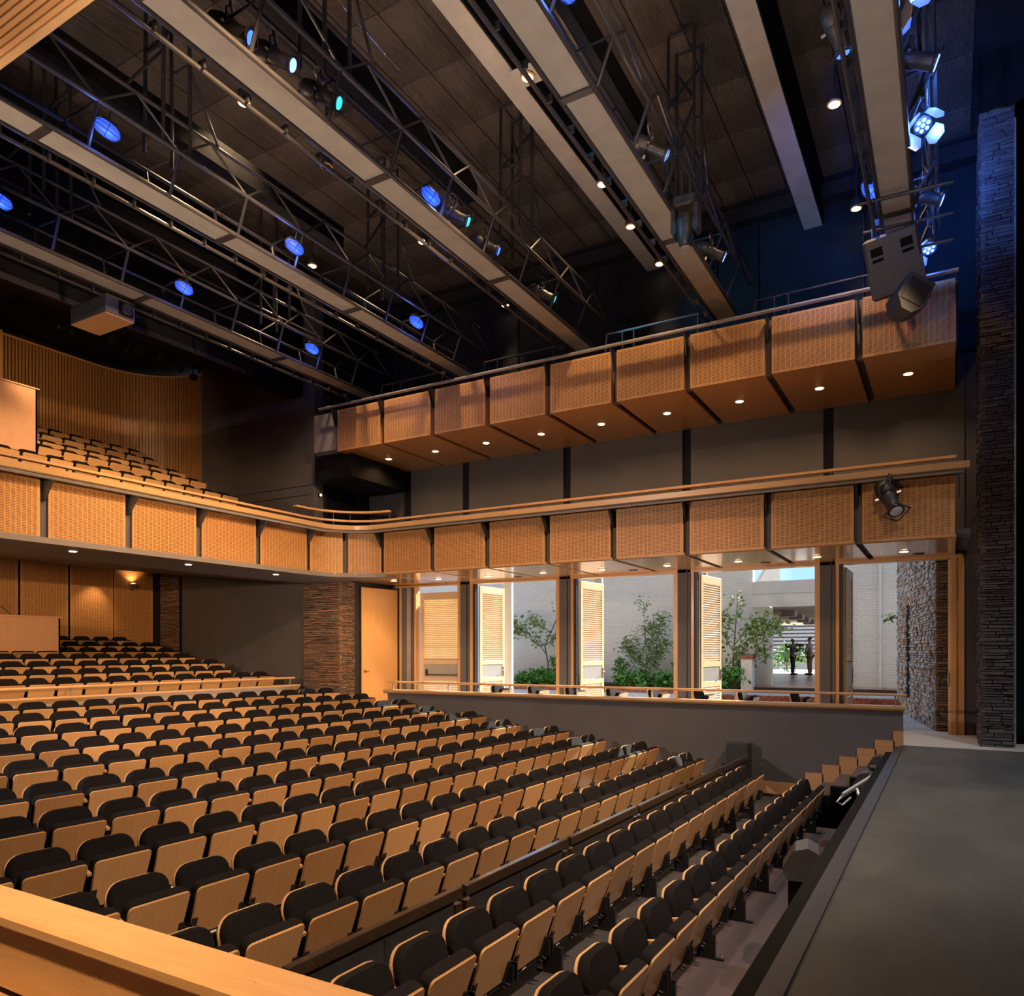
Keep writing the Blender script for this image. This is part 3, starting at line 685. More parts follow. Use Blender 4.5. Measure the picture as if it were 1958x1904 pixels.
# black service box under the end of the upper balcony
tag(MB().bevbox(-14.3, -13.05, 14.42, 16.6, 6.02, 6.60, .01).build('service_duct', M['black']), 'black boxed duct under the far end of the upper balcony', 'duct')
e_ = thing('exit_lamp', 'tiny white lamp on the charcoal wall over the balcony corner', 'lamp', (-14.45, 14.75, 5.75))
MB().lathe([(0, .05), (.05, .05)], (-14.5, 14.75, 5.75), (1, 0, 0), 12).build('housing', M['black'], e_)
MB().lathe([(0, .03), (.01, .03)], (-14.45, 14.75, 5.75), (1, 0, 0), 12).build('lens', M['white_lens'], e_)
# gallery guard rails between the bridges, behind the upper balcony
gx = [-13.9, -13.1, -12.6, -10.35, -9.4, -7.35, -6.35, -4.15, -3.25, -1.15, -.3, .2]
for i, (x0, x1, lab) in enumerate([(-12.35, -10.4, 'dark guard rail on the upper gallery between the two rear bridges'), (-9.3, -7.4, 'dark guard rail on the upper gallery left of the teal-lit bridge'),
                        (-6.25, -4.2, 'dark guard rail on the upper gallery between teal-lit and moving-head bridges'), (-3.2, -1.15, 'dark guard rail on the upper gallery beside the hanging loudspeaker'), (-14.3, -13.45, 'dark guard rail on the upper gallery at its far end')]):
    g = thing('gallery_rail', lab, 'railing', ((x0+x1)/2, 14.75, 6.8), group='gallery guard rails')
    MB().tube((x0, 14.75, 8.28), (x1, 14.75, 8.28), .025, 8).build('top_rail', M['steel_dark'], g)
    MB().tube((x0, 14.75, 7.85), (x1, 14.75, 7.85), .02, 8).build('mid_rail', M['steel_dark'], g)
    MB().tube((x0, 14.75, 8.28), (x0 - .12, 14.75, 6.8), .025, 8).build('end_post', M['steel_dark'], g)
    for x in (x0 + .35, x0 + .6, x1 - .1): MB().tube((x, 14.75, 8.28), (x, 14.75, 6.8), .02, 8).build('post', M['steel_dark'], g)

# ================================================================== DOORS TO THE COURTYARD
POSTS = (-11.12, -8.17, -5.17, -2.15)
for i, x in enumerate(POSTS):
    p = struct(MB().box(x-.17, x+.13, YW - .06, YW + .26, 0, 3.46).build('trim_%d' % (10+i), M['wall']), 'taupe steel post between courtyard doors, %s from the stone pier' % ORD[3-i])
    MB().box(x+.04, x+.06, YW - .075, YW - .06, 0, 3.46).build('flange', M['steel_dark'], p)
    for a, b in ((x-.27, x-.172), (x+.132, x+.20)):
        MB().box(a, b, YW - .04, YW + .14, 0, 3.40).build('jamb', M['frame_wood'], p)
    MB().box(x+.20, x+.27, YW - .0, YW + .12, 0, 3.38).build('hinge_channel', M['metal_dark'], p)
struct(MB().box(-13.5, .22, YW - .06, YW + .2, 3.38, 3.47).build('trim_20', M['frame_wood']), 'timber head beam over the courtyard doors')
ej = struct(MB().box(.03, .12, YW - .04, YW + .16, 0, 3.40).build('trim_21', M['frame_wood']), 'timber jamb next to the stone pier')
MB().box(.12, .25, YW, YW + .16, 0, 3.46).build('filler_strip', M['frame_wood'], ej)
MB().box(-.02, .03, YW, YW + .1, 0, 3.36).build('folded_leaf_edge', M['louver_wood'], ej)
MB().box(-.03, .0, YW - .03, YW, .95, 1.22).build('lock_plate', M['steel_plate'], ej)
MB().path([(-.03, YW - .03, 1.16), (-.10, YW - .06, 1.15), (-.15, YW - .06, 1.05), (-.15, YW - .04, .93)], .016, 6).build('pull_handle', M['metal_dark'], ej)
bl = struct(MB().box(-13.6, -13.38, YW - .05, YW + .2, 0, 3.46).build('trim_22', M['steel']), 'grey posts and glazed slot at the far end of the door wall')
for a, b, m in ((-13.38, -13.30, 'frame_wood'), (-13.30, -13.12, 'wall'), (-13.12, -12.98, 'steel_pale'), (-12.98, -12.86, 'wall_rear'), (-12.86, -12.80, 'frame_wood')):
    MB().box(a, b, YW - .02, YW + .16, 0, 3.42).build('strip', M[m], bl)
def louver_door(name, label, hinge, rotz, w=1.32, h=3.34, bar=False, right=True):
    """leaf in local coords: x along the leaf from the hinge, y thickness"""
    d = thing(name, label, 'door', hinge, rotz, kind='structure')
    s = .11; T = .022
    MB().bevbox(0, s, -T, T, 0, h, .004).build('stile', M['louver_wood'], d, True)
    MB().bevbox(w-s, w, -T, T, 0, h, .004).build('stile', M['louver_wood'], d, True)
    for z0, z1 in ((0, .2), (.80, .90), (1.24, 1.36), (h-.18, h)): MB().bevbox(s, w-s, -T, T, z0, z1, .004).build('cross_rail', M['louver_wood'], d, True)
    MB().box(s, w-s, -.012, .012, .90, 1.24).build('steel_plate', M['steel_plate'], d, True)
    src_ = None
    for z0, z1 in ((.2, .80), (1.36, h-.18)):
        n_ = int((z1-z0)/.052)
        for k in range(n_):
            z = z0 + (k+.5)*(z1-z0)/n_
            if src_ is None:
                src_ = MB().obox((w/2, 0, 0), (w-2*s, .008, .058), Matrix.Rotation(math.radians(38), 3, 'X')).build('louver', M['louver_wood'], d, True); src_.location = (0, 0, z)
            else: share('louver', src_, d, (0, 0, z))
    if bar:
        for x in (.22, w-.12):
            MB().bevbox(x-.02, x+.02, -.075, -.012, .93, 1.10, .006).build('bar_arm', M['metal_dark'], d, True)
        MB().tube((.24, -.085, .955), (w-.12, -.085, .955), .016, 8).build('panic_bar', M['metal_dark'], d, True)
    else:
        MB().bevbox(w-.085, w-.04, -.034, -T, .92, 1.18, .004).build('lock_plate', M['chrome'], d, True)
        MB().path([(w-.06, -.03, 1.08), (w-.06, -.075, 1.08), (w-.17, -.08, 1.08)], .012, 6).build('lever', M['chrome'], d, True)
    return d
louver_door('door_1', 'louvred door leaf standing closed with a panic bar, farthest from the stage', (-12.74, YW + .12, .0), math.radians(4), 1.42, 3.22, True)
louver_door('door_2', 'louvred door leaf folded open beside the first garden bed', (-10.83, YW + .17, 0), math.radians(86), 1.15)
louver_door('door_3', 'louvred door leaf folded open in front of the second cream column', (-7.88, YW + .17, 0), math.radians(85), 1.20)
louver_door('door_4', 'louvred door leaf folded open next to the staked garden tree', (-4.88, YW + .17, 0), math.radians(84), 1.25)
louver_door('door_5', 'louvred door leaf folded open beside the post nearest the stage', (-1.86, YW + .17, 0), math.radians(90), 1.25)
wd = struct(MB().box(-13.75, -13.62, 15.1, 16.8, -.2, 3.52).build('door_6', M['metal_dark']), 'plain veneered door beside the slate column')
dl = MB().bevbox(0, 1.30, -.025, .025, 0, 3.36, .006).build('leaf', M['door_wood'], wd, True)
dl.location = (-13.56, 15.36, -.05); dl.rotation_euler = (0, 0, math.radians(83))
MB().lathe([(0, .03), (.03, .03)], (.07, -.03, 1.12), (0, -1, 0), 10).build('lock_rose', M['chrome'], dl, True)
MB().path([(.07, -.03, 1.12), (.07, -.08, 1.12), (.20, -.085, 1.11)], .012, 6).build('lever', M['chrome'], dl, True)

# ================================================================== COURTYARD
struct(MB().box(-40, 12, 17.1, 22.8, -.2, -.01).build('floor_courtyard', M['cobble']), 'grey paved courtyard outside the doors')
lw = struct(MB().box(-40, -5.72, 26.0, 26.3, -.2, 4.75).build('wall_courtyard', M['brick_white']), 'white painted brick wall behind the garden beds')
rw = struct(MB().box(-2.92, 6, 26.0, 26.3, -.2, 4.75).build('wall_courtyard_end', M['brick_white']), 'white painted brick wall beyond the stone wall')
MB().tube((-1.85, 25.95, .4), (-1.85, 25.95, 4.7), .03, 8).build('downpipe', M['cream_col'], rw)
MB().box(-5.72, -5.12, 26.0, 26.3, -.2, 3.08).build('return_pier', M['brick_white'], lw)
par = struct(MB().box(-5.72, -2.92, 25.8, 26.4, 3.06, 3.92).build('trim_30', M['render']), 'cream beam over the courtyard passage')
MB().box(-5.72, -2.92, 25.79, 25.8, 3.50, 3.515).build('shadow_groove', M['paving'], par)
MB().add([(-5.72, 26.4, 3.95), (-5.72, 30, 3.95), (-5.72, 30, 5.6), (-5.60, 26.4, 3.95), (-5.60, 30, 3.95), (-5.60, 30, 5.6)], [(0,1,2),(5,4,3),(0,3,4,1),(1,4,5,2),(2,5,3,0)]).build('gable_edge', M['roof_tile'], par)
pc = struct(MB().box(-12, 2, 26.4, 44, 3.06, 3.3).build('ceiling_passage', M['render']), 'cream ceiling of the covered passage')
for i, y in enumerate((28.5, 31.5, 34.5, 37.5)):
    l_ = thing('passage_lamp', 'square ceiling lamp in the courtyard passage, %s from the hall' % ORD[i], 'lamp', (-5.0 - .22*i, y, 3.06), group='passage ceiling lamps')
    MB().bevbox(-5.25 - .22*i, -4.75 - .22*i, y-.25, y+.25, 2.86, 3.06, .02).build('housing', M['plate'], l_)
    MB().box(-5.2 - .22*i, -4.8 - .22*i, y-.2, y+.2, 2.85, 2.862).build('diffuser', M['white'], l_)
pf = struct(MB().box(-12, 2, 24.7, 40, -.2, .45).build('floor_passage', M['soil']), 'terracotta tiled floor of the covered passage')
tsrc = None
for ix in range(10):
    for iy in range(16):
        x = -8.6 + .92*ix; y = 25.2 + .92*iy
        if tsrc is None: tsrc = MB().bevbox(-.45, .45, -.45, .45, 0, .02, .006).build('tile', M['terracotta'], pf); tsrc.location = Vector((x, y, .45)) - abs_loc(pf)
        else: share('tile', tsrc, pf, (x, y, .45))
pwl = struct(MB().add([(-5.12, 26.3, .4), (-7.85, 40, .4), (-7.85, 40, 3.06), (-5.12, 26.3, 3.06), (-5.35, 26.3, .4), (-8.1, 40, .4), (-8.1, 40, 3.06), (-5.35, 26.3, 3.06)],
         [(0,1,2,3),(7,6,5,4),(0,4,5,1),(3,2,6,7),(0,3,7,4),(1,5,6,2)]).build('wall_passage', M['red_brick']), 'brick side wall of the covered passage')
lnd = struct(MB().box(-6.2, 1.0, 22.8, 24.7, -.2, .31).build('floor_landing', M['cobble']), 'cobbled landing below the passage')
bsrc = None
for c in range(4):
    for k in range(30):
        x = -6.2 + .235*k + (.11 if c % 2 else 0)
        if x > .8: continue
        if bsrc is None: bsrc = MB().bevbox(-.11, .11, -.03, .03, -.034, .034, .004).build('brick', M['red_brick'], lnd); bsrc.location = (x, 22.78, .035 + .078*c)
        else: share('brick', bsrc, lnd, (x, 22.78, .035 + .078*c))
struct(MB().box(-6.2, 1.0, 22.45, 22.76, -.2, .15).build('step_courtyard', M['red_brick']), 'red brick step at the edge of the courtyard')
gp = thing('gate_pier', 'white brick garden pier with a red brick cap', 'pier', (-5.55, 24.6, .3))
MB().box(-5.75, -5.40, 24.45, 24.8, .3, 1.35).build('shaft', M['brick_white'], gp)
MB().bevbox(-5.78, -5.37, 24.42, 24.83, 1.35, 1.48, .01).build('cap', M['red_brick'], gp)
for i, x in enumerate((-11.7, -8.72, -5.72, -2.7)):
    c = thing('round_column', 'smooth cream round column in the courtyard, %s from the slate wall' % ORD[3-i], 'column', (x, 19.9, 0), group='courtyard columns')
    MB().lathe([(0, .20), (.12, .20), (.14, .165), (5.0, .155), (5.03, .20), (5.12, .20)], (x, 19.9, 0), (0, 0, 1), 24).build('shaft', M['cream_col'], c, auto=35)
# slate wall outside the stage end
es = struct(MB().add([(-.2, 17.45, 0), (-1.22, 23.3, 0), (-.6, 23.3, 0), (.6, 17.45, 0), (-.2, 17.45, 6), (-1.22, 23.3, 6), (-.6, 23.3, 6), (.6, 17.45, 6)],
        [(0,1,5,4),(1,2,6,5),(2,3,7,6),(3,0,4,7),(4,5,6,7)]).build('wall_slate', M['black']), 'grey and rust slate wall in the courtyard by the stage end')
A_, B_ = Vector((-.2, 17.45, 0)), Vector((-1.22, 23.3, 0)); ud = (B_-A_).normalized(); nd = Vector((-ud.y, ud.x, 0)); Lw = (B_-A_).length
rq = random.Random(11)
lst = [s for s in stones(0, Lw, 0, 5.2, lambda u, z, d: tuple(A_ + ud*u + nd*d + Vector((0, 0, z))), .06, .12, .42, (.005, .06), rq)]
keep = []
for s in lst:
    c = sum((Vector(q) for q in s), Vector())/8; u = (c-A_).dot(ud)
    if not (3.6 < u < 4.3 and .45 < c.z < 2.75): keep.append(s)
stone_stuff(keep, 'long_face_stones', M['stone_grey'], es)
stone_stuff(stones(-.24, .6, 0, 5.2, lambda u, z, d: (u, 17.45 - d, z), .055, .12, .42, (.005, .05), rq), 'end_face_stones', M['stone_brown'], es)  # darker stones here: the end face's shade is put into the colour
# house and trees beyond the passage
hs = thing('garden_house', 'white house with a grey tiled roof seen through the passage', 'house', (-9, 54, 0))
MB().box(-20, 6, 52, 56, -.3, 1.5).build('wall', M['render'], hs)
rb = MB()
for k in range(10):
    y0 = 51.4 + .45*k; z0 = 1.25 + .26*k
    rb.add([(-20.3, y0, z0), (6.3, y0, z0), (6.3, y0 + .5, z0 + .22), (-20.3, y0 + .5, z0 + .22), (-20.3, y0, z0 + .05), (6.3, y0, z0 + .05), (6.3, y0 + .5, z0 + .29), (-20.3, y0 + .5, z0 + .29)], [(0,3,2,1),(4,5,6,7),(0,1,5,4),(1,2,6,5),(2,3,7,6),(3,0,4,7)])
rf = rb.build('roof', M['roof_tile'], hs)
for x in (-8.8, -3.4): MB().box(x-.6, x+.6, 51.95, 52.0, .9, 2.1).build('window', M['black'], hs)
struct(MB().box(-40, 30, 40, 60, -.4, -.3 + .75).build('floor_garden', M['paving']), 'pale ground beyond the passage')
# ================================================================== SEATS
def outline(wb, wt, h, r, n=5, rb=.02):
    pts = [(-wb/2, 0), (wb/2, 0)]
    for k in range(n+1):
        a = PI/2*k/n; pts.append((wt/2 - r + r*math.cos(a), h - r + r*math.sin(a)))
    for k in range(n+1):
        a = PI/2 + PI/2*k/n; pts.append((-wt/2 + r + r*math.cos(a), h - r + r*math.sin(a)))
    return pts
def cushion(pts, org, up, nrm, layers):
    """layers: (depth along nrm, inset scale)"""
    mb = MB(); org = Vector(org); up = Vector(up); nrm = Vector(nrm); n = len(pts)
    cy = sum(p[1] for p in pts)/n
    for d, sc in layers:
        for (y, s) in pts:
            ss = cy + (s-cy)*sc
            q = org + up*ss + nrm*d; mb.v.append((q.x, y*sc, q.z))
    mb.f.append(tuple(range(n)))
    for l in range(len(layers)-1):
        for k in range(n): mb.f.append((l*n+(k+1)%n, l*n+k, (l+1)*n+k, (l+1)*n+(k+1)%n))
    mb.f.append(tuple(reversed(range((len(layers)-1)*n, len(layers)*n)))); return mb
def up_n(p0, p1):
    u = (Vector((p1[0], 0, p1[1])) - Vector((p0[0], 0, p0[1]))); L = u.length; u /= L
    return u, Vector((u.z, 0, -u.x)), L          # up, forward normal, length
BU, BN, BL = up_n((-.215, .34), (-.335, .81))
PU, PN, PL = up_n((-.135, .285), (0.0, .69))
proto = bpy.data.objects.new('theatre_seat', None); COL.objects.link(proto)
S_ = {}
S_['backrest'] = cushion(outline(.47, .49, BL, .13), (-.215, 0, .34), BU, BN, [(0, .97), (.03, 1.0), (.06, .975), (.082, .90)]).build('backrest', M['fabric'], proto, True, auto=50)
S_['back_shell'] = cushion(outline(.478, .496, BL + .004, .132), (-.220, 0, .336), BU, BN, [(-.016, .99), (.004, 1.0)]).build('back_shell', M['ply_edge'], proto, True, auto=40)
S_['seat_cushion'] = cushion(outline(.49, .515, PL + .020, .05), (-.150, 0, .285), PU, PN, [(-.075, .92), (-.055, .985), (-.02, 1.0), (.010, .985)]).build('seat_cushion', M['fabric'], proto, True, auto=50)
S_['seat_pan'] = cushion(outline(.465, .495, PL, .035), (-.135, 0, .285), PU, PN, [(-.012, 1.0), (.010, 1.0)]).build('seat_pan', M['seat_wood'], proto, True, auto=40)
e1 = cushion(outline(.470, .502, PL + .006, .04), (-.137, 0, .285), PU, PN, [(-.014, 1.0), (.002, 1.0)])
S_['pan_edge'] = e1.build('pan_edge', M['ply_edge'], proto, True, auto=40)
ab = MB()
prof = [(-.30, .555), (-.14, .60), (-.04, .575), (-.03, .60), (-.13, .632), (-.30, .60)]
ab.extrude(prof, lambda p, t: (p[0], t, p[1]), -.299, -.262)
S_['armrest'] = ab.build('armrest', M['maple'], proto, True)
for sgn in (-1, 1):
    br = MB(); y = sgn*.250
    br.box(-.15, -.055, y-.006, y+.006, .27, .40)
    m_b = Matrix((PN, Vector((0, 1, 0)), PU)).transposed(); cb_ = Vector((-.135, sgn*.222, .285)) + PU*.085 + PN*.014
    br.obox(cb_, (.012, .044, .165), m_b); br.tube((-.15, y, .40), (-.19, y, .24), .013, 6); br.tube((-.19, y, .24), (-.12, y, .215), .013, 6)
    S_['bracket%d' % sgn] = br.build('bracket', M['metal_dark'], proto, True)
S_['rail'] = MB().bevbox(-.215, -.145, -.276, .276, .225, .295, .008).build('rail', M['steel_dark'], proto, True)
S_['number_plate'] = MB().box(-.146, -.1425, -.028, .028, .243, .279).build('number_plate', M['white'], S_['rail'], True)
pd = MB().box(-.27, -.10, -.018, .018, .01, .225); pd.box(-.33, -.02, -.022, .022, 0, .018)
S_['pedestal'] = pd.build('pedestal', M['metal_dark'], proto, True)
S_['foot_bolt'] = MB().lathe([(0, .02), (.022, .02), (.03, .010)], (-.04, 0, .018), (0, 0, 1), 8).build('foot_bolt', M['chrome'], S_['pedestal'], True)
def seat(x, y, z, rz, label, group, detail=2, ped=False, cat='seat', name='theatre_seat', arm=True):
    t = thing(name, label, cat, (x, y, z), rz, group)
    parts = ['backrest', 'back_shell', 'seat_cushion', 'pan_edge', 'seat_pan'] if detail > 0 else ['backrest', 'seat_cushion', 'seat_pan']
    if detail > 0: parts += (['armrest'] if arm else []) + ['bracket-1', 'bracket1', 'rail']
    for k in parts:
        ob = S_[k].copy(); COL.objects.link(ob); ob.parent = t
        if k == 'rail' and detail > 1:
            q = S_['number_plate'].copy(); COL.objects.link(q); q.parent = ob
    if ped:
        ob = S_['pedestal'].copy(); COL.objects.link(ob); ob.parent = t
        q = S_['foot_bolt'].copy(); COL.objects.link(q); q.parent = ob
    return t
def px(x, y, z):
    fx, fy = -math.sin(YAW), math.cos(YAW); dd = x*fx + y*fy
    if dd < .3: return None
    return 979 + FPX*(x*fy - y*fx)/dd, 1245 - FPX*(z - CAMZ)/dd
PITCH = .56
for i, (x14, sl, zp, ye) in enumerate(ROWS):
    zf = zp - PANH; k = 0
    while True:
        y = ye - PITCH*(k + .5)
        if y < 2.0: break
        x = row_x(i, y); q = px(x, y, zp)
        if q is None or q[0] < -90 or q[1] > 2060: break
        lab = 'folding seat, %s from the far aisle, in the %s row from the stage' % (ORD[k], ORD[i])
        jit = R.uniform(-.006, .006)
        seat(x, y, zf, -math.atan(sl) + jit, lab, 'folding seats in the main stalls', 2 if i < 5 else 1, k % 2 == 0 and i < 6, arm=(i < 2 or (k + i) % 3 == 0))
        k += 1
for i, (x, zp, ye) in enumerate(REAR):
    k = 0
    while True:
        y = ye - PITCH*(k + .5); q = px(x, y, zp)
        if y < 3 or q[0] < -50: break
        if not (i >= 5 and y < 10.6):
            seat(x, y, zp - PANH, R.uniform(-.01, .01), 'timber-fronted seat, %s from the dark wall, %s row behind the rear stalls rail' % (ORD[k], ORD[i]), 'folding seats in the rear stalls', 1)
        k += 1
for i, (x, zp, ye) in enumerate(BALC):
    k = 0
    while True:
        y = ye - PITCH*(k + .5); q = px(x, y, zp)
        if y < 3 or q[0] < -50: break
        if not (i > 3 and y < 9.6) and i > 0:
            seat(x, y, zp - PANH, R.uniform(-.01, .01), 'upstairs seat, %s from the charcoal wall, %s row up from the balcony ledge' % (ORD[k], ORD[i-1]), 'folding seats upstairs in the balcony', 1)
        k += 1
for k, x in enumerate((-9.0, -8.02, -7.07, -6.09, -5.14, -4.17, -3.29, -2.3)):
    seat(x, 15.3, .0, .0, 'single seat behind the side box rail, %s from the stage end' % ORD[7-k], 'single seats in the side box', 1, True)
# the prototype itself is removed once its copies stand
for ob in list(S_.values()): bpy.data.objects.remove(ob)
bpy.data.objects.remove(proto)

# dark rail between second and third rows
y0s = [1.30 + 1.835*k for k in range(7)]
for k, y0 in enumerate(y0s):
    y1 = min(y0 + 1.775, 14.0); xm = lambda y: -3.27 + .018*(y - 8)
    L_ = 'dark stained rail section behind the second row, %s from the carpeted block' % ORD[6-k]
    t = thing('aisle_rail', L_, 'rail', (xm((y0+y1)/2), (y0+y1)/2, -1.06), -math.atan(.018), 'dark rail sections')
    h = (y1-y0)/2; w_ = .03; top = .82 - .006*k
    MB().bevbox(-w_, w_, -h, h, top-.085, top, .006).build('top_bar', M['rail_wood'], t, True)
    MB().bevbox(-w_, w_, -h, h, .37, .43, .006).build('lower_bar', M['rail_wood'], t, True)
    for s in (-1, 1): MB().box(-w_*.9, w_*.9, s*h - (.09 if s > 0 else 0), s*h + (.09 if s < 0 else 0), .05, top-.12).build('upright', M['rail_wood'], t, True)
    MB().box(-.012, .012, -.02, .02, .0, top-.12).build('centre_post', M['metal_dark'], t, True)
    MB().box(-.006, .006, -h+.09, h-.09, .43, top-.085).build('infill_panel', M['black_sheen'], t, True)

# control desks
bl_ = thing('control_desk', 'pale veneered control desk among the rear stalls seats', 'desk', (-19.0, 8, 1.2))
MB().box(-19.0, -18.96, 3, 10.46, 1.1, 2.41).build('front_panel', M['booth_wood'], bl_)
MB().box(-20.2, -18.96, 10.42, 10.46, 1.1, 2.41).build('side_panel', M['booth_wood'], bl_)
MB().box(-20.2, -18.92, 3, 10.48, 2.41, 2.45).build('top', M['booth_wood'], bl_)
mk = thing('desk_microphone', 'thin gooseneck microphone on the control desk', 'microphone', (-19.1, 9.3, 2.45))
MB().path([(-19.1, 9.42, 2.45), (-19.1, 9.30, 2.55), (-19.1, 9.22, 2.62)], .010, 6).build('neck', M['black_sheen'], mk)
MB().lathe([(0, .012), (.03, .016), (.05, .008)], (-19.1, 9.22, 2.62), (0, -.7, .7), 8).build('capsule', M['black_sheen'], mk)
bu = thing('projection_booth', 'pale veneered booth front upstairs beside the balcony seats', 'booth', (-17.5, 7, 5.5))
MB().box(-17.55, -17.5, 3, 9.16, 5.4, 7.40).build('front_panel', M['booth_wood'], bu)
MB().box(-20.8, -17.5, 9.12, 9.16, 5.4, 7.40).build('side_panel', M['booth_wood'], bu)
MB().box(-17.58, -17.48, 3, 9.2, 7.40, 7.43).build('capping', M['booth_wood'], bu)
MB().box(-20.8, -17.6, 3, 9.1, 7.2, 7.25).build('dark_recess', M['black'], bu)
MB().box(-20.6, -20.4, 9.55, 9.85, 7.4, 9.6).build('timber_jamb', M['slat'], bu)
# wall sconce
sc = thing('wall_sconce', 'small brass up-light sconce on the slotted rear wall', 'sconce', (-20.9, 13.65, 3.5))
MB().box(-21, -20.95, 13.61, 13.69, 3.40, 3.62).build('back_plate', M['chrome'], sc)
MB().lathe([(0, .03), (.03, .045), (.14, .055)], (-20.88, 13.65, 3.46), (0, 0, 1), 12).build('shade', M['chrome'], sc)
MB().lathe([(0, .045), (.006, .045)], (-20.88, 13.65, 3.60), (0, 0, 1), 12).build('lens', M['gold_lens'], sc)
lamp('sconce_lamp', 'SPOT', (-20.86, 13.65, 3.62), 14, WARM, aim=(-21.0, 13.65, 4.2), spot_size=math.radians(120), spot_blend=.7, shadow_soft_size=.04)
lamp('sconce_lamp', 'SPOT', (-20.5, 12.6, 3.7), 26, WARM, aim=(-21.1, 12.4, 2.2), spot_size=math.radians(85), spot_blend=.8, shadow_soft_size=.05)
# ================================================================== LIGHTING BRIDGES
NODES = [5.68 + 1.187*k for k in range(-3, 8)]
Y0B, Y1B = 1.0, 14.9
def bridge(name, xr, label, seams):
    """xr: right edge of the deck; deck .42 wide at z 8.1"""
    t = thing(name, label, 'lighting bridge', (xr - .2, 8, 8.1), group='lighting bridges')
    xl = xr - .43
    ys = [Y0B] + seams + [Y1B]
    for a, b in zip(ys[:-1], ys[1:]):
        MB().box(xl + .03, xr - .03, a + .05, b - .05, 8.12, 8.15).build('deck_panel', M['plate'], t)
        MB().box(xl + .02, xr - .02, b - .05, b + .05, 8.09, 8.14).build('cross_member', M['steel'], t)
    MB().tube((xr, Y0B, 8.12), (xr, Y1B, 8.12), .032, 8).build('lower_chord', M['steel'], t)
    MB().tube((xl, Y0B, 8.12), (xl, Y1B, 8.12), .032, 8).build('lower_chord', M['steel'], t)
    MB().tube((xl - .10, Y0B, 8.02), (xl - .10, Y1B, 8.02), .028, 8).build('lamp_pipe', M['steel'], t)
    cl = MB()
    y = Y0B + .3
    while y < Y1B:
        cl.box(xl - .12, xl - .02, y - .012, y + .012, 8.0, 8.10); y += .593
    cl.build('pipe_clamps', M['metal_dark'], t)['kind'] = 'stuff'
    for sgn, x0, xm, xu in ((1, xr, xr + .22, xr + .12), (-1, xl, xl - .12, xl - .05)):
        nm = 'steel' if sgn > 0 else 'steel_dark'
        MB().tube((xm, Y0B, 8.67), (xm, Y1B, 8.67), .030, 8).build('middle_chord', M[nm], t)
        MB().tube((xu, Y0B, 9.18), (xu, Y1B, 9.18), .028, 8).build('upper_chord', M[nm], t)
        for i, yn in enumerate(NODES):
            if yn > Y1B: break
            MB().tube((x0, yn, 8.12), (xm, yn, 8.67), .024, 6).build('post', M['steel_dark'], t)
            if sgn > 0 or i % 2 == 0:
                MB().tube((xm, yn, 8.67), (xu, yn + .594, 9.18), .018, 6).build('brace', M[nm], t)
            if sgn > 0: MB().tube((xu, yn + .594, 9.18), (xm, yn + 1.187, 8.67), .018, 6).build('brace', M[nm], t)
            if sgn > 0 and i % 2: MB().tube((xm, yn, 8.67), (xl - .12, yn, 8.67), .016, 6).build('tie', M['steel_dark'], t)
    for yh in (NODES[4] + .0, NODES[8]):
        for dx, dy in ((-.25, -.22), (-.25, .22), (.16, -.22), (.16, .22)):
            MB().tube((xr + dx, yh + dy, 8.7), (xr + dx, yh + dy*.9, 11.2), .028, 6).build('hanger_leg', M['metal_dark'], t)
        for a, b in (((-.25, -.22, 10.1), (.16, .22, 10.9)), ((-.25, .22, 10.9), (.16, -.22, 10.1)), ((-.25, -.22, 11.2), (.16, -.22, 11.2)), ((-.25, .22, 11.2), (.16, .22, 11.2)),
                     ((.16, .22, 10.0), (.12, .75, 9.18)), ((.16, -.22, 10.0), (.12, -.75, 9.18)), ((-.25, -.22, 10.1), (.16, -.22, 10.1)), ((-.25, .22, 10.1), (.16, .22, 10.1))):
            MB().tube((xr + a[0], yh + a[1], a[2]), (xr + b[0], yh + b[1], b[2]), .022, 6).build('hanger_brace', M['metal_dark'], t)
    # black service duct that runs above the bridge
    MB().box(xl - .30, xl + .02, Y0B, Y1B - 4.0, 9.35, 9.75).build('cable_duct', M['black'], t)
    return t
BR = {}
for key, xr, lab, seams in [('A', -12.68, 'steel lighting bridge carrying the projector, farthest from the stage', [4.0, 8.6, 11.9]), ('B', -9.66, 'steel lighting bridge with three caged blue lamps, second from the rear', [5.2, 8.0, 10.9]),
                            ('C', -6.61, 'steel lighting bridge hung with teal spotlights over the middle stalls', [4.6, 8.05, 11.3]), ('D', -3.55, 'steel lighting bridge carrying the black moving head lamp', [4.5, 8.0, 11.6]),
                            ('E', -.46, 'steel lighting bridge nearest the stage with the hanging loudspeaker', [5.8, 12.55, 13.4])]:
    BR[key] = bridge('lighting_bridge', xr, lab, seams)

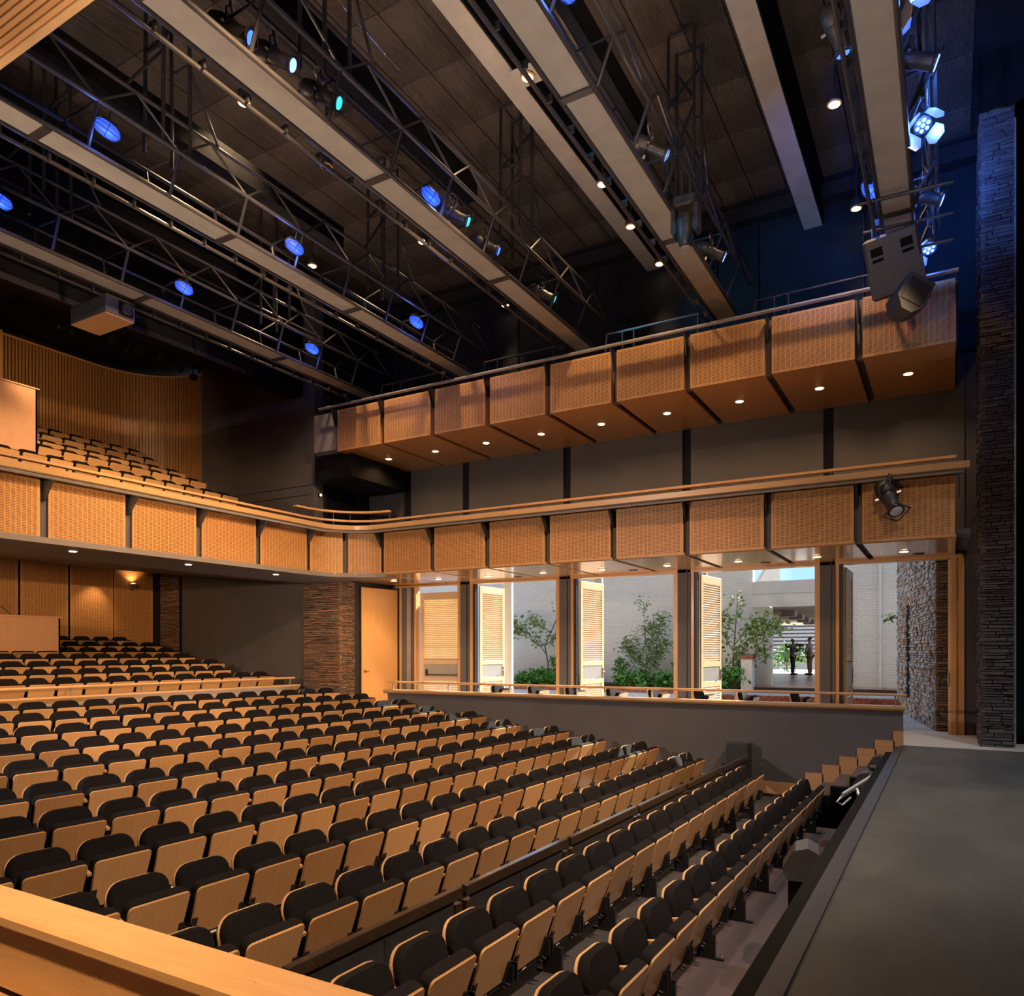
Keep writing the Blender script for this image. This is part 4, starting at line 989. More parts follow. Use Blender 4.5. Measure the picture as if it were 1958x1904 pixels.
def cage_lamp(x, y, z, label):
    t = thing('cage_lamp', label, 'lamp', (x, y, z), group='caged blue bulkhead lamps')
    ax = Vector((.25, .92, -.30)).normalized(); o3 = Vector((x, y, z)) - ax*.17
    u = ax.cross(Vector((0, 0, 1))).normalized(); v = u.cross(ax)
    MB().bevbox(x - .06, x + .05, y - .13, y + .13, z + .075, z + .12, .012).build('base', M['metal_dark'], t)
    MB().lathe([(0, .012), (.03, .062), (.09, .088), (.17, .095), (.25, .086), (.31, .058), (.335, .010)], o3, ax, 14).build('glass_bowl', M['blue_shell'], t, auto=60)
    for k in range(5):
        c = u*math.cos(PI*k/5) + v*math.sin(PI*k/5)
        MB().path([o3 + c*s_ + ax*h_ for h_, s_ in ((0, .03), (.05, .088), (.17, .106), (.29, .085), (.345, .02))] + [o3 - c*s_ + ax*h_ for h_, s_ in ((.345, .02), (.29, .085), (.17, .106), (.05, .088), (0, .03))], .005, 4).build('cage_wire', M['metal_dark'], t)
    MB().path([o3 + (u*math.cos(k*PI/8) + v*math.sin(k*PI/8))*.107 + ax*.17 for k in range(17)], .005, 4).build('cage_ring', M['metal_dark'], t)
    MB().tube((x, y, z + .07), (x, y + .05, z + .26), .012, 6).build('stem', M['metal_dark'], t)
    lamp('bulkhead_glow', 'POINT', (x + .10, y - .04, z - .2), 7, (.08, .20, 1.0), shadow_soft_size=.08)
    return t
for (x, y, lab) in [(-12.42, 5.96, 'caged blue lamp on the farthest bridge at the frame edge'), (-12.42, 9.13, 'caged blue lamp on the farthest bridge above the projector'), (-12.42, 12.41, 'caged blue lamp on the farthest bridge near the charcoal wall'),
                    (-9.52, 5.85, 'largest caged blue lamp, near end of the second bridge from the rear'), (-9.55, 9.14, 'caged blue lamp halfway along the second bridge from the rear'), (-9.55, 12.5, 'caged blue lamp at the far end of the second bridge from the rear'),
                    (-6.72, 9.15, 'caged blue lamp among the teal spotlights'), (-1.02, 12.26, 'small caged blue lamp beside the hanging loudspeaker'), (-3.42, 6.95, 'blue caged lamp on the moving head bridge at the frame top')]:
    cage_lamp(x, y, 8.42, lab)

def spotlight(x, y, z, aim, label, lens, pipe_z=8.67, scale=1.0):
    """ellipsoidal stage lamp hanging from the pipe above it; (x, y, z) is the middle of the lens"""
    t = thing('stage_spotlight', label, 'spotlight', (x, y, z), group='stage spotlights')
    a = Vector(aim).normalized(); P = Vector((x, y, z)); s = scale
    MB().lathe([(0, .085*s), (.10*s, .09*s), (.12*s, .078*s), (.26*s, .078*s), (.28*s, .10*s), (.30*s, .10*s)], P - a*.30*s, a, 14).build('barrel', M['black_sheen'], t, auto=40)
    MB().lathe([(0, .05*s), (.05*s, .10*s), (.16*s, .12*s), (.24*s, .10*s)], P - a*.53*s, a, 14).build('lamp_house', M['black_sheen'], t, auto=40)
    MB().lathe([(0, .072*s), (.012*s, .066*s), (.018*s, .03*s)], P, a, 14).build('lens', M[lens], t)
    u = a.orthogonal().normalized(); v = a.cross(u)
    fr_ = MB(); q = P + a*.02*s
    for k in range(4):
        c1 = (u if k % 2 else v)*(.11*s)*(1 if k < 2 else -1); c2 = (v if k % 2 else u)*(.11*s)
        fr_.tube(q + c1 - c2, q + c1 + c2, .008*s, 4)
    fr_.build('colour_frame', M['metal_dark'], t)
    for k, ang in enumerate((.8, 2.4, 4.0)):
        c = u*math.cos(ang) + v*math.sin(ang); b0 = P - a*.28*s + c*.09*s
        MB().obox(b0 + c*.035*s, (.05*s, .03*s, .012*s), Matrix((c, a, c.cross(a))).transposed()).build('shutter_tab', M['steel_pale'], t)
    top = P - a*.25*s + Vector((0, 0, .26*s)); side = Vector((0, 0, 1)).cross(a).normalized()
    MB().path([P - a*.25*s + side*.11*s, P - a*.25*s + side*.12*s + Vector((0, 0, .14*s)), top, P - a*.25*s - side*.12*s + Vector((0, 0, .14*s)), P - a*.25*s - side*.11*s], .012*s, 5).build('yoke', M['black_sheen'], t)
    MB().tube(top, (top.x, top.y, max(top.z + .04, pipe_z)), .016, 6).build('clamp', M['metal_dark'], t)
    loop = [top + Vector((.02, .10*math.sin(k*2*PI/12) - .03, .09*math.cos(k*2*PI/12) - .04)) for k in range(13)]
    MB().path(loop, .005, 4).build('safety_cable', M['steel_pale'], t)
    return t
SP = [((-6.72, 5.78, 8.42), 'blue_lens', 'blue spotlight partly hidden behind the bridge post, nearest the camera'), ((-6.59, 6.28, 8.40), 'blue_pale', 'pale blue spotlight next to the brightest teal one'),
      ((-6.55, 7.00, 8.40), 'cyan_lens', 'brightest teal spotlight, nearest the frame top'), ((-6.59, 9.96, 8.40), 'cyan_lens', 'teal spotlight halfway along the bridge, right of the caged lamp'),
      ((-6.63, 10.95, 8.40), 'blue_lens', 'blue spotlight between the two smaller teal ones'), ((-6.60, 12.99, 8.40), 'cyan_lens', 'teal spotlight at the far end of its bridge')]
for p, l, lab in SP: spotlight(*p, (1.0, .55, -.55), lab, l)
for p, lab in [((-3.30, 9.85, 8.30), 'blue spotlight on the moving head bridge, nearer the camera'), ((-3.31, 12.89, 8.30), 'blue spotlight beyond the black moving head lamp')]:
    spotlight(*p, (1.0, .5, -.5), lab, 'blue_pale')
for p, lab in [((-.13, 9.84, 8.30), 'chunky blue spotlight left of the stone pier, upper one'), ((-.10, 12.88, 8.30), 'chunky blue spotlight left of the stone pier, lower one')]:
    spotlight(*p, (1.0, .25, -.35), lab, 'blue_pale', 8.7, 1.15)
spotlight(-1.02, 9.1, 8.25, (.3, .3, -1), 'blue-lit spotlight on the left side of the stage bridge', 'blue_lens')
for p, aim, col, e in [((-6.4, 7.1, 8.3), (.5, 13.5, 9.6), (.02, .5, .9), 260), ((-6.4, 13.2, 8.2), (-3.5, 16.8, 8.8), (.02, .5, .9), 200), ((-3.1, 10.0, 8.2), (-.5, 17, 10.2), (.05, .2, 1), 340), ((.1, 10, 8.3), (-.6, 17, 11.0), (.06, .22, 1), 520), ((.1, 13, 8.4), (-.6, 16.9, 10.6), (.06, .22, 1), 260)]:
    lamp('spotlight_beam', 'SPOT', p, e, col, aim=aim, spot_size=math.radians(58), spot_blend=.8, shadow_soft_size=.08)
# outrigger pipe on the stage side of the last bridge
orp = thing('outrigger_pipe', 'grey lamp pipe alongside the bridge nearest the stage', 'pipe', (-.2, 10, 8.6), group='lamp pipes')
MB().tube((-.16, 6.5, 8.72), (-.16, 14.6, 8.72), .03, 8).build('pipe', M['steel'], orp)
for y in (8.2, 10.4, 12.4, 13.2): MB().tube((-.46, y, 8.14), (-.16, y + .1, 8.72), .022, 6).build('arm', M['steel_dark'], orp)
xb = thing('cross_pipes', 'crossed lamp pipes clamped under the stage bridge above the loudspeaker', 'pipe', (-.7, 12.4, 8.05))
for y in (11.9, 12.75, 13.6): MB().tube((-1.15, y, 8.04), (.05, y + .1, 8.06), .024, 8).build('pipe', M['steel'], xb)
def led_par(x, y, z, aim, label, doors):
    t = thing('led_par', label, 'spotlight', (x, y, z), group='LED wash lamps')
    a = Vector(aim).normalized(); P = Vector((x, y, z)); u = a.orthogonal().normalized(); v = a.cross(u)
    MB().lathe([(0, .07), (.05, .115), (.16, .12), (.17, .11)], P - a*.17, a, 16).build('housing', M['black_sheen'], t, auto=40)
    for k in range(7):
        c = P if k == 6 else P + (u*math.cos(k*PI/3) + v*math.sin(k*PI/3))*.066
        MB().lathe([(0, .026), (.012, .022), (.016, .008)], c, a, 10).build('led_lens', M['blue_pale'], t)
    for k in range(doors):
        c = (u, v, -u, -v)[k]; s_v = a.cross(c)
        h0 = P + c*.125; up = (a*.75 + c*.66).normalized()*.17
        nn = up.cross(s_v).normalized()*.004
        q = [h0 - s_v*.09, h0 + s_v*.09, h0 + s_v*.12 + up*.6, h0 + s_v*.07 + up, h0 - s_v*.07 + up, h0 - s_v*.12 + up*.6]
        MB().add([w_ - nn for w_ in q] + [w_ + nn for w_ in q], [tuple(range(6)), tuple(reversed(range(6, 12)))] + [(k2, 6+k2, 6+(k2+1)%6, (k2+1)%6) for k2 in range(6)]).build('barn_door', M['steel_pale'], t)
    MB().path([P - a*.1 + v*.13, P - a*.1 + v*.13 + Vector((0,0,.2)), P - a*.1 + Vector((0,0,.3)), P - a*.1 - v*.13 + Vector((0,0,.2)), P - a*.1 - v*.13], .011, 5).build('yoke', M['black_sheen'], t)
    MB().tube(P - a*.1 + Vector((0,0,.3)), P - a*.1 + Vector((0,0,.46)), .016, 6).build('clamp', M['metal_dark'], t)
    MB().path([P + Vector((.05, .1*math.sin(k*2*PI/12) - .1, .1*math.cos(k*2*PI/12) + .28)) for k in range(13)], .005, 4).build('safety_cable', M['steel_pale'], t)
    lamp('led_glow', 'POINT', tuple(P + a*.14), 9, (.08, .22, 1.0), shadow_soft_size=.07)
    return t
led_par(-.29, 10.93, 8.30, (.25, -.55, -.9), 'blue LED lamp with open barn doors, seven lenses visible', 4)
led_par(-.28, 13.9, 8.1, (.2, -.6, -.9), 'small blue LED lamp next to the hanging loudspeaker', 2)
led_par(-.35, 8.85, 8.35, (.6, .3, -.6), 'blue LED lamp with barn doors cut by the frame top', 4)
# moving head
mh = thing('moving_head', 'large black moving head lamp hanging under the bridge', 'moving light', (-3.33, 10.85, 8.0))
MB().bevbox(-3.50, -3.18, 10.68, 10.98, 8.08, 8.24, .03).build('base', M['black_sheen'], mh)
for dx in (-.06, .06): MB().tube((-3.34 + dx, 10.83, 8.24), (-3.34 + dx, 10.83, 8.67), .014, 6).build('clamp', M['metal_dark'], mh)
for s in (-1, 1):
    MB().extrude([(0, 8.10), (.05, 8.10), (.06, 7.75), (.02, 7.68), (-.03, 7.75)], lambda p, t, s=s: (-3.34 + s*(.165 + (.02 if t > 10.84 else 0)*0) + (p[0]-.02)*s, t, p[1]), 10.74, 10.92).build('yoke_arm', M['black_sheen'], mh)
MB().lathe([(0, .06), (.04, .115), (.18, .135), (.33, .13), (.44, .10), (.47, .085)], (-3.34, 10.80, 8.02), (-.03, .12, -1), 18).build('head', M['black_sheen'], mh, auto=45)
MB().lathe([(0, .07), (.01, .06), (.014, .02)], (-3.354, 10.856, 7.545), (-.03, .12, -1), 16).build('lens', M['steel_plate'], mh)
# loudspeaker cluster
lsM = Matrix.Rotation(math.radians(-9), 3, 'Y') @ Matrix.Rotation(math.radians(20), 3, 'X')
ls = thing('hanging_loudspeaker', 'big grey loudspeaker slung below the stage bridge', 'loudspeaker', (-.72, 12.6, 6.9))
C0 = Vector((-.72, 12.75, 7.46))
def lbox(c, size, name, mat, par, Mx=lsM):
    hx, hy, hz = (q/2 for q in size); b = MB().bevbox(-hx, hx, -hy, hy, -hz, hz, min(size)*.08)
    b.v = [tuple(Vector(c) + Mx @ Vector(q)) for q in b.v]; return b.build(name, mat, par)
M['spk'] = simple('grey_speaker_paint', (.055, .055, .068), .5, 0, .06, 5)
lbox(C0, (.74, .46, .86), 'cabinet', M['spk'], ls)
lbox(C0 + lsM @ Vector((0, -.24, -.22)), (.74, .06, .40), 'front_plate', M['spk'], ls)
for dx in (-.2, .2):
    lbox(C0 + lsM @ Vector((dx, -.231, .22)), (.16, .012, .12), 'handle_recess', M['black'], ls)
    lbox(C0 + lsM @ Vector((dx, -.231, .10)), (.15, .012, .045), 'grip_slot', M['black'], ls)
for dx in (-.3, .3):
    for dz in (-.07, -.37): MB().lathe([(0, .018), (.008, .016)], C0 + lsM @ Vector((dx, -.272, dz)), tuple(lsM @ Vector((0, -1, 0))), 8).build('bolt', M['steel'], ls)
for dx in (-.3, .28): MB().tube(C0 + Vector((dx, 0, .40)), (-.72 + dx, 12.72, 8.06), .012, 6).build('sling', M['steel_pale'], ls)
l2 = thing('under_hung_speaker', 'small black wedge speaker hung under the big loudspeaker', 'loudspeaker', (-.5, 12.6, 6.6))
lsM2 = Matrix.Rotation(math.radians(30), 3, 'Z') @ Matrix.Rotation(math.radians(28), 3, 'Y')
b = MB().extrude([(-.20, .26), (.20, .26), (.22, -.12), (.08, -.28), (-.08, -.28), (-.22, -.12)], lambda p, t: tuple(Vector((-.52, 12.62, 6.83)) + lsM2 @ Vector((p[0], t, p[1]))), -.19, .19)
b.build('cabinet', M['spk'], l2)
lbox(Vector((-.52, 12.62, 6.83)) + lsM2 @ Vector((0, -.195, .02)), (.32, .012, .34), 'grille', M['black_sheen'], l2, lsM2)
MB().tube((-.56, 12.64, 7.05), (-.60, 12.68, 7.2), .05, 8).build('bracket', M['metal_dark'], l2)
# profile lamp on the balcony ledge
sl = spotlight(-.74, 13.62, 3.86, (.35, -.55, -.8), 'black spotlight clamped to the lower balcony ledge', 'white', 4.52, 1.35)
# projector
pj = thing('projector', 'grey projector with dark lens hanging under the farthest bridge', 'projector', (-13.3, 8.3, 7.7))
MB().bevbox(-14.2, -13.08, 8.02, 8.58, 7.70, 8.04, .015).build('body', M['spk'], pj)
MB().box(-14.19, -13.10, 8.03, 8.57, 7.690, 7.702).build('underside', M['oak'], pj)
MB().bevbox(-13.085, -13.065, 8.26, 8.54, 7.74, 8.0, .006).build('lens_recess', M['black'], pj)
MB().lathe([(0, .11), (.06, .10), (.07, .08), (.05, .05)], (-13.07, 8.40, 7.87), (1, -.1, -.05), 16).build('lens', M['black_sheen'], pj)
for y in (8.1, 8.5): MB().tube((-13.4, y, 8.04), (-13.2, y, 8.12), .015, 6).build('hanger', M['steel_pale'], pj)
# round lamps under the rear bulkhead
for k, (y, z, rr) in enumerate([(7.5, 8.80, .15), (8.09, 8.77, .16), (8.65, 8.68, .16), (9.15, 8.62, .09), (9.45, 8.60, .10), (9.85, 8.70, .15), (10.35, 8.70, .16), (10.70, 8.62, .09), (11.0, 8.70, .15), (11.55, 8.68, .14), (12.0, 8.62, .10), (12.4, 8.52, .09)]):
    t = thing('rear_house_lamp', 'round black lamp under the rear bulkhead, %s from the charcoal wall' % ORD[11-k], 'spotlight', (-16.5, y, z), group='lamps under the rear bulkhead')
    a = Vector((1, -.35, -.25)).normalized(); P = Vector((-16.5, y, z))
    MB().lathe([(0, rr*.55), (.12, rr*.8), (.26, rr), (.28, rr), (.28, rr*.86), (.22, rr*.80)], P - a*.26, a, 18).build('can', M['spk'], t, auto=40)
    MB().tube(P - a*.1, (-16.55, P.y - a.y*.1, 9.07), .015, 6).build('hanger', M['metal_dark'], t)
rp_ = thing('rear_lamp_pipe', 'black pipe carrying the round lamps under the rear bulkhead', 'pipe', (-16.5, 9, 9.05), group='lamp pipes')
MB().tube((-16.55, 2, 9.06), (-16.55, 13.0, 9.06), .025, 8).build('pipe', M['metal_dark'], rp_)
for y in (3, 6, 9, 12): MB().tube((-16.55, y, 9.06), (-16.55, y, 9.92), .015, 6).build('hanger', M['metal_dark'], rp_)
# ceiling downlights
DL = [(-5.60, 10.12, 'amber', 'square-plated amber downlight beside the middle roof beam'), (-5.66, 13.15, 'gold', 'bright downlight beside the middle roof beam'), (-5.72, 14.75, 'amber', 'dim amber downlight beside the middle roof beam, between two bright ones'), (-5.70, 16.5, 'gold', 'bright downlight at the far end of the middle roof beam'),
      (-1.60, 13.1, 'gold', 'bright downlight left of the stage bridge, upper one'), (-1.60, 16.4, 'gold', 'bright downlight left of the stage bridge, lower one'), (-9.80, 8.30, 'gold', 'glowing downlight between the second and third bridges, nearest the camera'), (-9.80, 13.05, 'gold', 'bright downlight between the second and third bridges, farther along'), (-9.78, 16.5, 'gold', 'glowing downlight between the second and third bridges, farthest'), (-9.80, 10.15, None, 'unlit downlight between the second and third bridges'), (-12.6, 12.6, 'gold', 'faint downlight over the two rear bridges')]
for x, y, kind, lab in DL:
    t = thing('ceiling_downlight', lab, 'downlight', (x, y, 10.45), group='ceiling downlights')
    MB().lathe([(0, .10), (.02, .115), (.16, .10), (.17, .05)], (x, y, 10.42), (0, 0, 1), 16).build('can', M['black_sheen'], t, auto=40)
    MB().lathe([(0, .105), (.012, .118), (.02, .105)], (x, y, 10.405), (0, 0, 1), 16).build('trim_ring', M['oak'], t)
    MB().lathe([(0, .085), (.008, .085)], (x, y, 10.400), (0, 0, 1), 16).build('lens', M[{'gold': 'gold_lens', 'amber': 'orange_lens', None: 'black'}[kind]], t)
    MB().tube((x, y, 10.58), (x, y, ZC), .02, 6).build('stem', M['metal_dark'], t)
    if 'square' in lab: MB().box(x-.2, x+.2, y-.2, y+.2, 10.44, 10.45).build('square_plate', M['plate'], t)
    if kind: lamp('downlight_beam', 'SPOT', (x, y, 10.36), (330 if kind == 'gold' else 160)*(.35 if y > 14 else 1), (1.0, .66, .36), aim=(x, y, 0), spot_size=math.radians(100 if y < 14 else 45), spot_blend=.7, shadow_soft_size=.09)
# more of the same downlights nearer the camera, over the rows in front
# steel wire with turnbuckle across the ceiling
wr_ = thing('tension_wire', 'bright steel tension wire with chain links across the ceiling', 'wire', (-6.5, 9, 10.6))
wa, wb_ = Vector((-6.95, 7.0, 10.2)), Vector((-7.35, 13.6, 10.3))
MB().tube(wa, wb_, .008, 6).build('wire', M['chrome'], wr_)
for k in range(6):
    c = wa.lerp(wb_, .09 + .035*k); a = (wb_-wa).normalized(); u = a.orthogonal().normalized(); v = a.cross(u)
    if k % 2: u, v = v, u
    MB().path([c + a*.06*math.cos(j*PI/4) + u*.02*math.sin(j*PI/4) for j in range(9)], .006, 4).build('chain_link', M['chrome'], wr_)
# slatted timber canopy at the near upper corner
cn = thing('slatted_canopy', 'orange timber slatted canopy in the upper corner', 'canopy', (-7, 2.5, 7.6))
MB().box(-11, -3.5, .5, 4.0, 7.69, 7.73).build('backing_board', M['black'], cn)
for k in range(40):
    y = 3.985 - .064*(k+1) + .012
    if y < 1.4: break
    MB().bevbox(-11, -3.5, y, y + .048, 7.60, 7.655, .004).build('slat', M['slat_x'], cn)
MB().bevbox(-11, -3.5, 3.985, 4.06, 7.58, 7.72, .006).build('edge_board', M['maple'], cn)

# ================================================================== STAGE EDGE OBJECTS
def monitor(x, y, z, rz, label, s=1.0):
    t = thing('stage_monitor', label, 'loudspeaker', (x, y, z), rz, 'wedge monitors along the stage edge')
    b = MB().extrude([(-.20*s, 0), (.14*s, 0), (.20*s, .10*s), (.06*s, .36*s), (-.08*s, .40*s), (-.20*s, .34*s)], lambda p, t_: (p[0], t_, p[1]), -.26*s, .26*s); b.build('cabinet', M['spk'], t, True)
    MB().extrude([(.195*s, .115*s), (.207*s, .122*s), (.075*s, .352*s), (.063*s, .345*s)], lambda p, t_: (p[0], t_, p[1]), -.23*s, .23*s).build('grille', M['black_sheen'], t, True)
    MB().lathe([(0, .016*s), (.006, .014*s)], (-.02*s, -.26*s, .10*s), (0, -1, 0), 8).build('socket', M['white'], t, True)
    return t
monitor(-1.12, 6.95, -.36, PI + .15, 'black wedge monitor at the stage edge, nearest the camera', .72)
monitor(-1.05, 11.75, -.36, PI, 'black wedge monitor behind the lamp bar at the stage edge', .66)
monitor(-1.02, 13.55, -.33, PI, 'black wedge monitor beside the stage steps', .62)
for x, y, zt in ((-1.10, 6.95, -.36), (-1.03, 11.75, -.36)):
    MB().box(x-.10, x+.10, y-.15, y+.15, -1.25, zt).build('monitor_plinth', M['black']).update_tag()
for i, ob in enumerate([o for o in COL.objects if o.name.startswith('monitor_plinth')]): tag(ob, 'black plinth under the %s wedge monitor along the stage edge' % ('nearest', 'middle')[i], 'plinth')
mb_ = thing('footlight_bar', 'chrome lamp bar on a clamp at the stage edge', 'lamp bar', (-1.0, 10.9, -.3))
M['bar_steel'] = simple('brushed_bar_steel', (.70, .69, .67), .4, .2, .1, 6)
for dx, dz in ((0, 0), (.02, .045)):
    MB().tube((-1.2 + dx, 10.46, -.27 + dz), (-.9 + dx, 11.59, -.14 + dz), .019, 6).build('bar', M['bar_steel'], mb_)
MB().path([(-1.2, 10.46, -.27), (-1.24, 10.38, -.32), (-1.18, 10.42, -.36), (-1.10, 10.62, -.29)], .012, 6).build('hook', M['bar_steel'], mb_)
MB().tube((-1.06, 10.9, -.22), (-.95, 10.72, -.46), .02, 8).build('stand', M['bar_steel'], mb_)
MB().bevbox(-.99, -.90, 10.62, 10.80, -.52, -.36, .01).build('clamp', M['metal_dark'], mb_)
# ================================================================== GARDEN
def leaves(points, n, size, spread, mb, rnd, narrow=.45, droop=.2):
    for _ in range(n):
        p = Vector(rnd.choice(points)) + Vector((rnd.gauss(0, spread), rnd.gauss(0, spread), rnd.gauss(0, spread)))
        d = Vector((rnd.gauss(0, 1), rnd.gauss(0, 1), rnd.gauss(-droop, .6))).normalized(); s = size*rnd.uniform(.6, 1.3)
        sd = d.cross(Vector((rnd.gauss(0, 1), rnd.gauss(0, 1), rnd.gauss(0, 1)))).normalized()*s*narrow
        b = len(mb.v); up = d.cross(sd).normalized()*s*.12
        mb.v += [tuple(p), tuple(p + d*s*.5 + sd + up), tuple(p + d*s), tuple(p + d*s*.5 - sd + up)]
        mb.f.append((b, b+1, b+2, b+3))
def tree(name, label, base, trunk, branches, n, size, spread, lm, cat='tree', r0=.035, narrow=.45, stakes=()):
    rnd = random.Random(hash(label) % 1000 if False else len(label)*7 + int(abs(base[0])*100)); B = Vector(base)
    t = thing(name, label, cat, base)
    tp = [B + Vector(q) for q in trunk]; MB().path(tp, [r0*(1 - .7*i/(len(tp)-1)) for i in range(len(tp))], 6).build('trunk', M['bark'], t)
    ends = []; bb = MB()
    for br in branches:
        pts = [B + Vector(q) for q in br]; bb.path(pts, [r0*.5*(1 - .7*i/(len(pts)-1)) for i in range(len(pts))], 5)
        for i in range(len(pts)-1):
            for f in (0.35, .7, 1.0):
                if i > 0 or f > .5: ends.append(pts[i].lerp(pts[i+1], f))
    if branches: bb.build('branches', M['bark'], t)
    ends += tp[-2:]
    lv = MB(); leaves(ends, n, size, spread, lv, rnd, narrow); f = lv.build('foliage', M[lm], t); f['kind'] = 'stuff'
    for (x, y, h) in stakes: MB().tube(B + Vector((x, y, 0)), B + Vector((x, y, h)), .028, 6).build('stake', M['stake'], t)
    if stakes: MB().tube(B + Vector((stakes[0][0], stakes[0][1], .75)), B + Vector((stakes[-1][0], stakes[-1][1], .75)), .012, 6).build('tie', M['black'], t)
    return t
for x0, x1, lab, nm in ((-16, -10.3, 'brick-edged garden bed in front of the white wall, behind the closed door leaf', 0), (-10.1, -6.3, 'brick-edged garden bed in front of the white wall, beside the steps', 1)):
    gb = thing('garden_bed', lab, 'garden bed', ((x0+x1)/2, 25, 0))
    MB().box(x0, x1, 24.3, 25.97, -.1, .30).build('soil', M['soil'], gb)
    MB().box(x0, x1, 24.15, 24.3, -.1, .20).build('wall', M['paving'], gb)
    k = 0; src_ = None
    x = x0 + .12
    while x < x1:
        if src_ is None: src_ = MB().bevbox(-.11, .11, -.08, .08, -.045, .045, .006).build('coping_brick', M['red_brick'], gb, True); src_.location = Vector((x, 24.22, .25)) - abs_loc(gb)
        else: share('coping_brick', src_, gb, Vector((x, 24.22, .25)) - abs_loc(gb))
        x += .235
tree('slender_tree', 'slim young tree leaning over the first garden bed, left of the second post', (-13.1, 25.2, .3), [(0,0,0), (.05,0,.8), (-.1,0,1.5), (.35,0,2.4), (.55,0,3.0), (.62,0,3.4)],
     [[(-.05,0,1.2), (-.5,0,1.75), (-1.1,-.1,2.2), (-1.6,-.1,2.45)], [(-.1,0,1.5), (.4,.1,1.9), (.9,.1,2.2)], [(.2,0,2.0), (-.3,-.1,2.3), (-.6,-.1,2.5)], [(.35,0,2.4), (.75,0,2.9)], [(-.8,0,2.0), (-1.3,.1,2.05), (-1.9,.1,2.0)]], 620, .13, .13, 'leaf_l')
tree('bamboo_clump', 'feathery bamboo clump against the white wall', (-9.2, 25.1, .3), [(0,0,0), (.05,0,1.2), (0,0,2.1), (-.05,0,2.9)],
     [[(0,0,0), (.3,0,1.0), (.5,0,1.9), (.6,0,2.5)], [(0,0,0), (-.2,0,.9), (-.45,0,1.7)], [(0,0,.4), (.4,.1,1.2), (.75,.1,1.6)], [(0,0,.6), (-.5,0,1.3), (-.75,0,1.5)], [(0,0,0), (.1,.1,1.4), (.25,.1,2.2)]], 1300, .17, .13, 'leaf_b', 'bamboo', .016, .16)
tree('staked_tree', 'young tree tied between two stakes beside the passage', (-6.1, 24.9, .3), [(0,0,0), (0,0,1.0), (.05,0,1.8), (.1,0,2.5), (.15,0,3.0)],
     [[(.0,0,1.3), (-.3,0,1.8), (-.7,0,2.2), (-.95,0,2.35)], [(.02,0,1.5), (.45,0,2.0), (.9,0,2.35)], [(.0,0,.6), (.3,0,1.3), (.7,-.1,1.75), (1.15,-.1,2.0), (1.5,-.1,2.05)], [(.05,0,1.9), (-.3,0,2.3), (-.5,0,2.6)], [(.7,-.1,1.75), (.85,-.1,1.4), (.95,-.1,1.1)], [(.3,0,1.9), (.8,0,2.2), (1.3,-.1,2.35)]], 1000, .13, .14, 'leaf_l', stakes=((-.38, 0, 1.45), (.22, 0, 1.3)))
rs = random.Random(5)
SH = [(-14.0, 24.75, .45, .45), (-13.3, 24.7, .55, .5), (-12.6, 24.7, .5, .45), (-12.75, 25.2, 1.1, .4), (-11.4, 24.8, .5, .5), (-9.75, 24.75, .5, .5), (-9.05, 24.7, .55, .5), (-8.4, 24.7, .5, .45), (-7.75, 24.75, .55, .5), (-8.05, 25.4, 1.0, .25), (-7.1, 24.8, .6, .5), (-6.45, 24.7, .6, .45), (-5.98, 24.6, .75, .4), (-10.2, 25.3, 1.0, .25), (-6.0, 25.6, 1.3, .4)]
for k, (x, y, h, r) in enumerate(SH):
    side = 'first' if x < -10.15 else 'second'
    t = thing('leafy_shrub', '%s green shrub in the garden beds, %s from the passage' % ('tall' if h > .8 else 'low', ORD[sorted([q[0] for q in SH], reverse=True).index(x)]), 'shrub', (x, y, .3), group='garden shrubs')
    pts = [(x + rs.gauss(0, r*.42), y + rs.gauss(0, r*.3), .3 + h*rs.uniform(.15, 1)) for _ in range(30)]
    lv = MB(); leaves(pts, 240, .16 if h < .8 else .12, .07, lv, rs, .42); f = lv.build('foliage', M['leaf'], t); f['kind'] = 'stuff'
    st_ = MB()
    for q in pts[:8]: st_.tube((x, y, .28), q, .008, 4)
    st_.build('stems', M['bark'], t)
tree('garden_bush', 'round green bush beyond the passage behind the two people', (-8.0, 45.0, .45), [(0,0,0), (0,0,.9)], [[(0,0,.3), (.6,0,.8), (1.0,0,1.2)], [(0,0,.3), (-.6,0,.8), (-1.0,0,1.2)], [(0,0,.3), (.1,0,.9), (.1,0,1.4)], [(0,0,.3), (-.4,.3,1.1)]], 420, .17, .22, 'leaf', 'bush')
tree('wall_sprig', 'small green sprig sticking out of the slate wall', (-1.15, 23.2, 2.5), [(0,0,0), (-.12,-.1,.02), (-.3,-.15,.03)], [[(-.1,-.1,.0), (-.22,-.15,.09)], [(-.15,-.1,0), (-.28,-.2,-.05)]], 40, .14, .03, 'leaf', 'plant', .008, .2)

